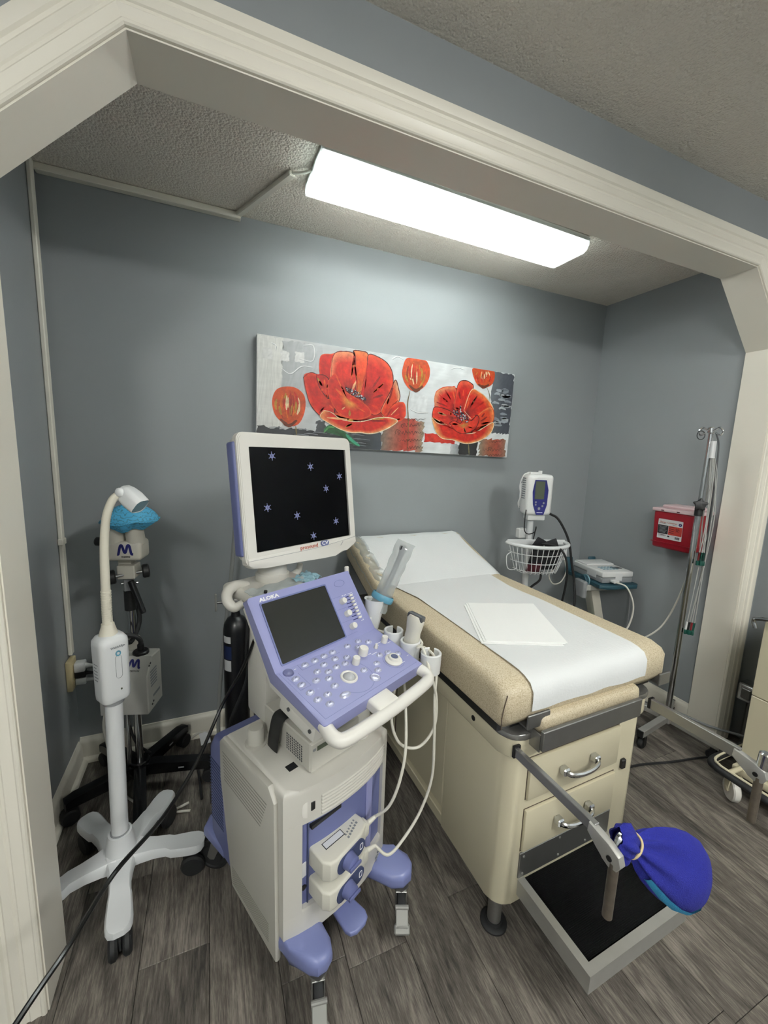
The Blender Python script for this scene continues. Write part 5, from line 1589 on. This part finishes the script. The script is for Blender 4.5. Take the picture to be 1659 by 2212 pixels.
# ================================================================ right side of the alcove
# --- vital signs monitor on a rolling stand with a wire basket
VX, VY = 2.205, -.285
vs_ = thing('vital_signs_stand', 'white vital signs monitor on a pole stand behind the exam table', 'vital signs monitor', T(VX, VY, 0))
VM = T(VX+.002, VY-.02, 1.107) @ RZ(-.33) @ Matrix.Diagonal((.90, .95, 1, 1))
part('case', B(VM).box((-.080, -.058, 0), (.080, .045, .222), .022, 4), 'white_gloss', vs_)
part('rear_grip', B(VM).box((-.072, .040, .03), (.060, .085, .17), .018, 3), 'white_gloss', vs_)
VF = VM @ frame((0, -.0585, .11), (1, 0, 0), (0, 0, 1))
part('face_plate', B(VF).prism(list(reversed([(-.040, .083), (.030, .083), (.046, .03), (.044, -.05), (.028, -.105), (-.018, -.105), (-.042, -.05), (-.050, .02)])), 0, .0025, .001, 1), 'navy_panel', vs_)
part('lcd', B(VF).box((-.036, -.020, .002), (.022, .076, .0035), .001, 1), 'lcd_green', vs_)
for (xx, yy, r_) in ((-.026, -.036, .0055), (-.026, -.050, .0050), (.022, -.040, .0060), (.016, -.056, .0060), (-.004, -.070, .0080)):
    part('button', B(VF).cyl((xx, yy, .002), (xx, yy, .0055), r_, n=16, bev=.001), 'gray_plastic', vs_)
lb = B(VF); lb.box((-.016, -.093, .0025), (.020, -.090, .003)); lb.box((-.028, .092, 0), (.016, .096, .0008))
part('print_marks', lb, 'print_white', vs_, 0)
sl = VM @ frame((-.0805, 0, .11), (0, -1, 0), (0, 0, 1))
lb = B(sl)
for k in range(10): lb.box((-.02, .085-k*.012, 0), (.026, .091-k*.012, .0006))
part('side_label', lb, 'print_gray', vs_, 0)
part('top_probe', B(VM).box((-.055, -.02, .218), (.01, .03, .232), .006, 2).cyl((.015, .0, .215), (.015, .0, .240), .012, n=14), 'white_plastic', vs_)
part('thermometer_cord', B(VM).tube([(-.05, 0, .228), (-.085, .0, .215), (-.10, .01, .16), (-.092, .01, .10), (-.098, .02, .06), (-.085, .03, .03)], .0035, n=6), 'white_plastic', vs_)
part('mount', B(VM).box((-.055, -.035, -.030), (.055, .035, .002), .008, 2), 'white_plastic', vs_)
part('pole', B().cyl((VX, VY, .08), (VX, VY, 1.08), .0165, n=18), 'lamp_white', vs_)
part('charger', B().box((VX-.055, VY+.017, .965), (VX-.005, VY+.05, 1.020), .004, 1), 'white_plastic', vs_)
for k in range(5):
    a = 2*PI*k/5 + .3
    M = T(VX, VY, 0) @ RZ(a)
    part('leg', B(M).prism([(.0, .060), (.0, .105), (.05, .100), (.20, .080), (.215, .060)], -.018, .018, .004, 1, M=frame((0, 0, 0), (1, 0, 0), (0, 0, 1))), 'lamp_white', vs_)
    c = thing('caster', None, None, M @ T(.20, 0, 0), parent=vs_)
    part('wheel', B(M).cyl((.195, -.018, .028), (.195, .018, .028), .028, n=18, bev=.004), 'black_rubber', c)
    part('stem', B(M).cyl((.19, 0, .028), (.19, 0, .065), .007, n=10), 'steel_dark', c)
# basket: bowed rim, flat back plate, wires
KM = T(VX-.035, VY-.105, .783) @ RZ(-.28) @ T(0, 0, .028) @ Matrix.Diagonal((.84, .84, .72, 1))
def rim_pts(z, s, n=22):
    q = []
    for k in range(n+1):
        a = PI + PI*k/n
        q.append((.195*s*math.cos(a), .020 + .165*s*math.sin(a)*1.0, z))
    return q
bs = B(KM); bs.tube(rim_pts(.215, 1.0), .0135, n=10, sub=2)
bk_ = thing('basket', None, None, KM, parent=vs_)
part('rim', bs, 'lamp_white', bk_)
part('back_plate', B(KM).box((-.195, .018, .198), (.195, .024, .235), .002, 1), 'lamp_white', bk_)
wr = []
for zz, s in ((.150, .93), (.085, .84), (.020, .74)):
    part('wire', B(KM).tube(rim_pts(zz, s), .0028, n=6, sub=2), 'lamp_white', bk_)
for k in range(1, 18):
    a = PI + PI*k/18
    P3 = [(.195*s*math.cos(a), .020+.165*s*math.sin(a), zz) for zz, s in ((.205, 1.0), (.10, .86), (.005, .72))]
    part('wire', B(KM).tube(P3, .0024, n=6, sub=2), 'lamp_white', bk_)
for k in range(9):
    xx = -.12 + .03*k
    part('wire', B(KM).tube([(xx, .020, .20), (xx, .022, .10), (xx*.95, .018, .004), (xx*.9, -.05, .002), (xx*.8, .02-.118*math.sqrt(max(0, 1-(xx*.8/.142)**2)), .004)], .0022, n=6, sub=3), 'lamp_white', bk_)
part('side_hook', B(KM).tube([(-.185, -.02, .15), (-.215, -.03, .12), (-.20, -.03, .03), (-.15, -.035, .03), (-.15, -.04, .10)], .003, n=6), 'lamp_white', bk_)
# blood pressure cuff lying in the basket
cf = thing('blood_pressure_cuff', 'folded black blood pressure cuff stuffed in the wire basket', 'cuff', KM @ T(.02, -.05, .02))
part('cuff_fold', B(KM @ T(.02, -.050, .10) @ RZ(.1) @ RX(.25)).box((-.095, -.030, -.075), (.095, .024, .105), .022, 4), 'cuff', cf)
part('cuff_flap', B(KM @ T(-.015, -.045, .215) @ RY(.5) @ RZ(.3)).box((-.045, -.006, -.045), (.035, .006, .045), .004, 2), 'cuff', cf)
part('cuff_flap', B(KM @ T(.075, -.03, .210) @ RY(-.35) @ RZ(.1)).box((-.045, -.006, -.035), (.045, .006, .035), .004, 2), 'cuff', cf)
part('cuff_lining', B(KM @ T(-.045, -.075, .05) @ RX(.3)).box((-.055, -.010, -.035), (.04, .010, .035), .008, 2), 'maroon', cf)
part('cuff_label', B(KM @ T(.13, -.105, .155) @ RZ(.6)).box((-.016, -.001, -.035), (.016, .001, .035)), 'sticker', cf)
P0_ = VM @ Vector((.072, -.055, .012))
hs = part('monitor_hose', B().tube([P0_, P0_+Vector((.045, -.02, -.03)), P0_+Vector((.10, -.05, -.14)), P0_+Vector((.12, -.07, -.27)), (VX+.19, VY-.17, .74), (VX+.17, VY-.20, .60), (VX+.12, VY-.16, .45)], .0065, n=8), 'black_rubber', vs_)
P1_ = VM @ Vector((-.076, -.05, .03))
part('monitor_cord', B().tube([P1_, P1_+Vector((-.012, -.01, -.05)), P1_+Vector((-.008, -.01, -.11)), P1_+Vector((.03, .0, -.135)), P1_+Vector((.075, .0, -.125)), P1_+Vector((.10, .02, -.105)), P1_+Vector((.085, .02, -.2))], .003, n=6), 'black_rubber', vs_)
part('cuff_hose', B().tube([KM @ Vector((0, -.05, .22)), KM @ Vector((.05, -.12, .225)), KM @ Vector((.085, -.165, .18)), KM @ Vector((.11, -.17, .08)), KM @ Vector((.125, -.15, -.05)), KM @ Vector((.13, -.12, -.20))], .0055, n=8), 'black_rubber', vs_)
part('hanging_cord', B().tube([KM @ Vector((.03, -.02, .0)), KM @ Vector((.02, -.03, -.06)), KM @ Vector((-.02, -.02, -.11)), KM @ Vector((-.05, .0, -.16))], .006, n=8), 'black_rubber', vs_)
part('white_cord', B().tube([KM @ Vector((.16, -.06, .10)), KM @ Vector((.17, -.07, .02)), KM @ Vector((.14, -.07, -.06)), KM @ Vector((.10, -.05, -.08)), KM @ Vector((.08, -.03, -.02)), KM @ Vector((.12, -.04, .04))], .003, n=6), 'cable_white', vs_)

# --- ECG recorder on a teal shelf cart
EM = T(2.66, -.42, .700) @ RZ(-.206)
ec = thing('ecg_cart', 'teal shelf cart with cream column in the right corner', 'medical cart', EM @ T(.11, .13, -.70))
shf = B(EM); shf.prism([(-.030, -.018), (.010, -.040), (.205, -.040), (.232, -.015), (.232, .285), (-.030, .285)], -.026, -.002, .005, 2)
part('shelf', shf, 'teal', ec)
for xx in (-.018, .150):
    part('shelf_tab', B(EM @ T(xx, .280, 0) @ RX(-.12)).box((-.026, -.006, -.02), (.026, .006, .085), .006, 2, taper=(1.15, 1)), 'teal', ec)
part('tilt_knob', B(EM).cyl((-.052, .10, -.01), (-.030, .10, -.01), .034, n=22, bev=.006), 'teal', ec)
part('knob_ring', B(EM).cyl((-.034, .10, -.01), (-.028, .10, -.01), .038, n=22), 'teal_lens', ec)
part('tilt_arm', B(EM).box((-.078, .05, -.110), (-.048, .14, -.005), .010, 3), 'gray_plastic', ec)
part('shelf_beam', B(EM).box((-.06, .05, -.062), (.10, .17, -.027), .004, 1), 'colpo_box', ec)
part('column', B(EM @ T(.02, .11, -.05) @ RY(-.28)).box((-.028, -.035, -.33), (.028, .035, .0), .006, 2), 'colpo_beige', ec)
part('lower_column', B(EM).box((.075, .075, -.66), (.135, .145, -.34), .006, 2), 'colpo_beige', ec)
part('lower_shelf', B(EM).box((-.06, -.02, -.40), (.22, .26, -.375), .006, 2), 'teal', ec)
part('cart_base', B(EM).box((-.02, -.01, -.660), (.21, .24, -.630), .008, 2), 'teal', ec)
for (xx, yy) in ((.0, .0), (.19, .0), (.0, .22), (.19, .22)):
    part('wheel', B(EM).cyl((xx-.010, yy, -.672), (xx+.010, yy, -.672), .027, n=16, bev=.004), 'black_rubber', ec)
er = thing('ecg_recorder', 'white and grey electrocardiograph recorder on the teal shelf', 'ecg machine', EM)
part('lower_case', B(EM).box((0, 0, 0), (.205, .262, .034), .006, 2), 'gray_plastic', er)
part('upper_case', B(EM).box((-.002, -.002, .034), (.207, .264, .068), .008, 3), 'white_plastic', er)
part('paper_door', B(EM).box((.006, .150, .067), (.200, .258, .075), .004, 2), 'white_plastic', er)
kb = B(EM)
for i in range(5):
    for j in range(3): kb.box((.045+i*.022, .050+j*.022, .0675), (.060+i*.022, .062+j*.022, .0705), .001, 1)
part('keypad', kb, 'teal_lens', er, kind='stuff')
part('display', B(EM).box((.120, .062, .0675), (.185, .100, .0695), .001, 1), 'gray_dark', er)
part('front_label', B(EM).box((-.0030, .05, .020), (-.0018, .13, .060)), 'sticker', er)
part('rear_label', B(EM).box((.085, -.0032, .015), (.130, -.0020, .058)), 'sticker', er)
part('lead_plug', B(EM).box((.048, -.038, .010), (.085, -.001, .026), .004, 2), 'white_plastic', er)
e0 = EM @ Vector((.062, -.036, .018))
part('patient_cable', B().tube([e0, e0+Vector((.03, -.05, -.02)), e0+Vector((.045, -.09, -.12)), e0+Vector((.02, -.09, -.24)), (2.640, -.56, .43), (2.70, -.62, .43), (2.76, -.72, .55), (2.775, -.79, .80), (2.770, -.81, 1.02), (2.762, -.822, 1.20)], .0045, n=8, sub=8), 'cable_white', er)
part('mains_cord', B().tube([EM @ Vector((.21, .10, .0)), EM @ Vector((.245, .06, -.03)), EM @ Vector((.240, .03, -.20)), EM @ Vector((.20, .0, -.42)), EM @ Vector((.18, .02, -.60))], .0035, n=6), 'gray_plastic', er)
gb = thing('glove_box', 'green and white carton on the lower shelf of the teal cart', 'carton', EM @ T(-.02, .04, -.375))
part('carton', B(EM).box((-.050, .02, -.3745), (.030, .12, -.265), .002, 1), 'green', gb)
part('carton_side', B(EM).box((-.0515, .022, -.373), (-.0502, .118, -.30)), 'sticker', gb)

# --- sharps container on the right wall
SX, SY0, SY1, SZ0, SZ1 = 2.795, -.785, -.575, .958, 1.160
sp = thing('sharps_container', 'red sharps container with a white lid mounted on the right wall', 'sharps container', T(W, -.68, .95))
part('bin', B().box((SX, SY0, SZ0), (W-.010, SY1, SZ1), .012, 3, taper=(.94, .93)), 'sharps_red', sp)
part('bin_ridge', B().box((SX-.0005, SY0+.003, SZ0+.030), (W-.012, SY1-.003, SZ0+.034), .001, 1), 'sharps_red', sp)
part('lid_rim', B().box((SX-.006, SY0-.006, SZ1-.004), (W-.006, SY1+.006, SZ1+.014), .004, 2), 'sharps_lid', sp)
ld = B(); ld.box((SX+.03, SY0+.02, SZ1+.012), (W-.010, SY1-.02, SZ1+.032), .010, 2)
part('lid_hopper', ld, 'sharps_lid', sp)
part('wall_bracket', B().box((W-.010, SY0+.02, SZ0+.03), (W-.0005, SY1-.02, SZ1+.01), .002, 1), 'gray_dark', sp)
for yy in (-.625, -.705): part('lid_latch', B().box((SX-.0075, yy-.007, SZ1+.001), (SX-.005, yy+.007, SZ1+.006)), 'maroon', sp)
SF = frame((SX-.0008, -.672, 1.065), (0, -1, 0), (-.03, 0, 1))
part('label', B(SF).prism(rrect(.125, .105, .004, 3), 0, .0012), 'sticker', sp)
part('label_black', B(SF).box((-.0615, -.027, .0010), (-.008, .020, .0018)), 'print_black', sp)
part('label_red', B(SF).box((-.006, -.027, .0010), (.0615, .020, .0018)), 'label_red', sp)
text('Sharps Container', .0125, SF @ T(-.010, .036, .0012), 'print_red', sp, shear=.1, bold=.0002)
part('label_emblem', B(SF).cyl((.050, .033, .001), (.050, .033, .0019), .008, n=20), 'print_navy', sp)
text('A', .009, SF @ T(.050, .033, .0020), 'print_white', sp)
lb = B(SF)
for k in range(6): lb.box((-.055 + .003*(k % 2), .012-k*.0065, .0018), (-.014-.004*(k % 3), .0145-k*.0065, .0021))
part('warning_lines', lb, 'print_gray', sp, 0)
lb = B(SF)
for k in range(3):
    a = PI/2 + 2*PI*k/3
    for j in range(10):
        a0 = a - 2.3 + 4.6*j/10; a1 = a - 2.3 + 4.6*(j+1)/10
    Mq = T(.038, .004, .0018)
    ccx, ccy = .0075*math.cos(a), .0075*math.sin(a)
    n_ = 14; g_ = 1.2
    lb.grid([[(ccx+r_*math.cos(a+g_/2+(2*PI-g_)*j/n_), ccy+r_*math.sin(a+g_/2+(2*PI-g_)*j/n_), 0) for j in range(n_+1)] for r_ in (.0050, .0075)], M=Mq)
lb.ring([(.0062*math.cos(2*PI*k/18), .0062*math.sin(2*PI*k/18)) for k in range(18)], [(.0048*math.cos(2*PI*k/18), .0048*math.sin(2*PI*k/18)) for k in range(18)], 0, .0003, M=T(.038, .004, .0018))
part('biohazard_symbol', lb, 'print_black', sp, 0)
lb = B(SF)
for k in range(4): lb.box((-.003, .014-k*.010, .0018), (.022, .0165-k*.010, .0021))
lb.box((-.058, .0285, .0012), (-.020, .0300, .0016)); lb.box((.012, .0255, .0012), (.034, .0270, .0016))
lb.box((-.056, -.034, .0012), (-.016, -.0315, .0016)); lb.box((-.056, -.039, .0012), (-.022, -.0375, .0016)); lb.box((-.008, -.040, .0012), (.002, -.033, .0016))
part('fine_print', lb, 'print_black', sp, 0)
lb = B(SF)
x_ = .030
while x_ < .054:
    w_ = random.choice([.0006, .0012, .0018]); lb.box((x_, -.046, .0012), (x_+w_, -.033, .0016)); x_ += w_ + random.choice([.0007, .0012])
part('barcode', lb, 'print_black', sp, 0)

# --- IV pole with ECG lead wires
IX, IY = 2.752, -.818
iv = thing('iv_pole', 'chrome IV pole on a four-leg base beside the right jamb', 'iv pole', T(IX, IY, 0))
part('lower_pole', B().cyl((IX, IY, .075), (IX, IY, 1.20), .0135, n=18), 'chrome', iv)
part('upper_pole', B().cyl((IX, IY, 1.20), (IX+.002, IY, 1.57), .0095, n=16), 'chrome', iv)
part('lock_collar', B().cyl((IX, IY, 1.165), (IX, IY, 1.225), .0175, n=18), 'black_plastic', iv)
dv = Vector((-.80, -.60, 0))
kn = B(frame(Vector((IX, IY, 1.222)) + dv*.022, (.6, -.8, 0), (0, 0, 1)))
st5 = []
for k in range(40):
    a = 2*PI*k/40 + PI/2
    r_ = .0235 + .0075*math.cos(5*(a-PI/2)); st5.append((r_*math.cos(a), r_*math.sin(a)))
kn.prism(st5, -.012, .008, .004, 2)
part('star_knob', kn, 'black_plastic', iv)
for a in (-.3, 1.3, 2.84, 4.4):
    d = Vector((math.cos(a), math.sin(a), 0)); b0 = Vector((IX, IY, 1.565))
    part('hook', B().tube([b0, b0+d*.02+Vector((0, 0, .012)), b0+d*.045+Vector((0, 0, .022)), b0+d*.062+Vector((0, 0, .006)), b0+d*.052+Vector((0, 0, -.012)), b0+d*.030+Vector((0, 0, -.004))], .0032, n=8), 'chrome', iv)
part('pole_top', B().cyl((IX, IY, 1.56), (IX, IY, 1.590), .014, n=14, bev=.004), 'chrome', iv)
for (ex, ey) in ((2.49, -.855), (2.765, -1.06), (2.915, -.74), (2.70, -.60)):
    v_ = Vector((ex-IX, ey-IY, 0)); L = v_.length; M = T(IX, IY, 0) @ RZ(math.atan2(v_.y, v_.x))
    part('leg', B(M).box((-.01, -.015, .070), (L, .015, .104), .002, 1), 'alu', iv)
    part('leg_cap', B(M).box((L, -.0155, .068), (L+.006, .0155, .106), .002, 1), 'black_plastic', iv)
    c = thing('caster', None, None, M @ T(L-.02, 0, 0), parent=iv)
    part('wheel', B(M).cyl((L-.028, -.012, .027), (L-.028, .012, .027), .026, n=18, bev=.004), 'black_rubber', c)
    part('stem', B(M).box((L-.034, -.018, .022), (L-.012, -.0135, .070)).box((L-.034, .0135, .022), (L-.012, .018, .070)), 'black_plastic', c)
part('base_hub', B().box((IX-.028, IY-.028, .066), (IX+.028, IY+.028, .110), .005, 1), 'alu', iv)
# lead wires: bundle taped near the top, clips hanging in two clusters
ld_ = thing('ecg_lead_wires', 'bundle of grey ECG lead wires with red and green clips hung on the IV pole', 'lead wires', T(IX, IY, 1.5))
rdir = Vector((.62, -.78, 0))     # towards the right in the view
part('tape_wrap', B().tube([Vector((IX+.006, IY, 1.525))+rdir*.010, Vector((IX+.006, IY, 1.445))+rdir*.012], .024, n=14, sub=1, flat=.6, up=rdir), 'sticker', ld_)
tops = Vector((IX, IY, 1.555))
for k in range(10):
    s = k/9
    lowz = .985 if k < 6 else .625
    off = rdir*(.018 + .030*s) + Vector((-.6, -.5, 0))*(.012 if k % 2 else -.006)
    end = Vector((IX-.012, IY-.016, lowz)) + rdir*(.020 + .018*(k % 3)/2) if k < 6 else Vector((IX-.01, IY-.010, lowz)) + rdir*(.018 + .010*(k-6))
    part('lead_wire', B().tube([tops + rdir*.006, tops + rdir*(.010+.012*s) + Vector((0, 0, -.08)), Vector((IX, IY, 1.35)) + off, Vector((IX, IY, 1.12)) + off*1.25 + rdir*.01*math.sin(k*2), end], .0023, n=6, sub=6), 'lead_gray', ld_)
    cm = 'red_clip' if k in (0, 1, 2, 3, 8) else ('white_plastic' if k == 6 else ('black_plastic' if k == 7 else 'green_dark'))
    part('lead_grip', B().cyl(end + Vector((0, 0, .004)), end + Vector((-.003, 0, -.036)), .0048, .0040, n=10), cm, ld_)
    part('lead_clip', B(T(*(end + Vector((-.003, 0, -.046)))) @ RZ(k*1.1)).box((-.010, -.0055, -.014), (.010, .0055, .010), .004, 2), 'green_dark', ld_)
part('coil', B().tube([Vector((IX-.02, IY, 1.55)) + Vector((-.034, .01, .0)) + Vector((.030*math.cos(2*PI*k/14), 0, .020*math.sin(2*PI*k/14))) for k in range(28)], .002, n=6, sub=2), 'gray_dark', ld_)
part('outer_wire', B().tube([tops+rdir*.02+Vector((0, 0, .01)), tops + rdir*.038 + Vector((0, 0, -.06)), tops + rdir*.044 + Vector((0, 0, -.25)), Vector((IX, IY, 1.05))+rdir*.05, Vector((IX, IY, .72))+rdir*.045], .0035, n=6), 'gray_dark', ld_)

# --- drawer cart by the outer right wall
KX0, KY1 = 2.615, -1.19
dc = thing('drawer_cart', 'cream drawer cart with a black bumper rail at the right edge', 'cart', T(2.83, -1.48, 0))
part('body', B().box((KX0+.012, -1.78, .150), (3.045, KY1, .800), .006, 2), 'cream_metal', dc)
for (z0, z1) in ((.155, .473), (.477, .795)):
    d_ = part('drawer', B().box((KX0, -1.775, z0), (KX0+.014, KY1-.004, z1), .002, 1), 'cream_metal', dc)
    part('pull', B().box((KX0-.010, -1.50, z1-.010), (KX0+.002, -1.275, z1+.002), .002, 1), 'chrome', d_)
part('top_rail', B().tube([(KX0-.01, KY1+.02, .76), (KX0-.01, KY1+.02, .80), (KX0-.01, KY1-.10, .815), (KX0-.01, -1.7, .815)], .008, n=10), 'chrome', dc)
part('base_frame', B().box((KX0-.02, -1.80, .118), (3.05, KY1+.01, .150), .006, 2), 'cream_metal', dc)
bp_ = [(3.04, KY1+.055, .155), (2.66, KY1+.055, .155), (2.525, KY1+.050, .155), (2.497, KY1+.020, .155), (2.492, KY1-.03, .155), (2.492, -1.50, .155), (2.492, -1.82, .155)]
part('bumper_rail', B().tube(bp_, .014, n=12, sub=4), 'black_rubber', dc)
part('rail_strip', B().tube([(a_+.017 if a_ < 2.6 else a_, b__-.004, c_+.009) for a_, b__, c_ in bp_], .0055, n=8, sub=4), 'cream_metal', dc)
part('rail_strip', B().tube([(a_+.012 if a_ < 2.6 else a_, b__-.004, c_-.016) for a_, b__, c_ in bp_], .005, n=8, sub=4), 'cream_metal', dc)
for yy in (KY1-.02, -1.5): part('rail_bracket', B().cyl((2.495, yy, .155), (KX0, yy, .150), .010, n=12), 'cream_metal', dc)
for (xx, yy, a) in ((2.585, -1.20, .9), (2.98, -1.20, 1.4), (2.585, -1.74, .3), (2.98, -1.74, .2)):
    c = thing('caster', None, None, T(xx, yy, 0), parent=dc)
    M = T(xx, yy, 0) @ RZ(a)
    part('wheel', B(M).cyl((.0, -.014, .048), (.0, .014, .048), .048, n=26, bev=.005), 'us_white', c)
    part('fork', B(M).prism([(-.02, .118), (.03, .118), (.010, .040), (-.010, .040)], -.022, -.018, M=frame((0, 0, 0), (1, 0, 0), (0, 0, 1))).prism([(-.02, .118), (.03, .118), (.010, .040), (-.010, .040)], .018, .022, M=frame((0, 0, 0), (1, 0, 0), (0, 0, 1))).cyl((0, -.024, .048), (0, .024, .048), .010, n=12), 'cream_metal', c)

# --- chrome socket box in the outer corner
cbx = thing('socket_box', 'chrome electrical box low in the corner beside the right casing', 'electrical box', T(3.06, -1.0, .30))
part('box', B().box((3.020, -1.055, .235), (3.085, -.975, .330), .008, 2), 'chrome', cbx)
part('cover_plate', B().box((3.010, -1.052, .240), (3.021, -.978, .325), .004, 1), 'chrome', cbx)
part('outlet_insert', B().box((3.004, -1.035, .255), (3.011, -.995, .310), .004, 1), 'steel_dark', cbx)
part('conduit', B().cyl((3.060, -1.015, .0), (3.060, -1.015, .236), .012, n=14), 'steel_dark', cbx)
# cords on the floor at the right
f1 = part('floor_cord', B().tube([(2.95-.03, -.45, .012), (2.86, -.62, .03), (2.78, -.80, .120), (2.86, -.96, .105), (2.98, -1.08, .09), (3.04, -1.13, .06), (3.06, -1.16, .012)], .006, n=8), 'gray_plastic', None)
props(f1, 'grey cord running over the IV pole base past the right jamb', 'cord')
f2 = part('floor_cord', B().tube([(2.10, -.92, .008), (2.35, -.93, .010), (2.55, -.98, .012), (2.75, -1.02, .010), (2.95, -1.10, .010), (3.02, -1.16, .010)], .005, n=8), 'black_rubber', None)
props(f2, 'black cord lying on the floor under the exam table edge towards the cart', 'cord')
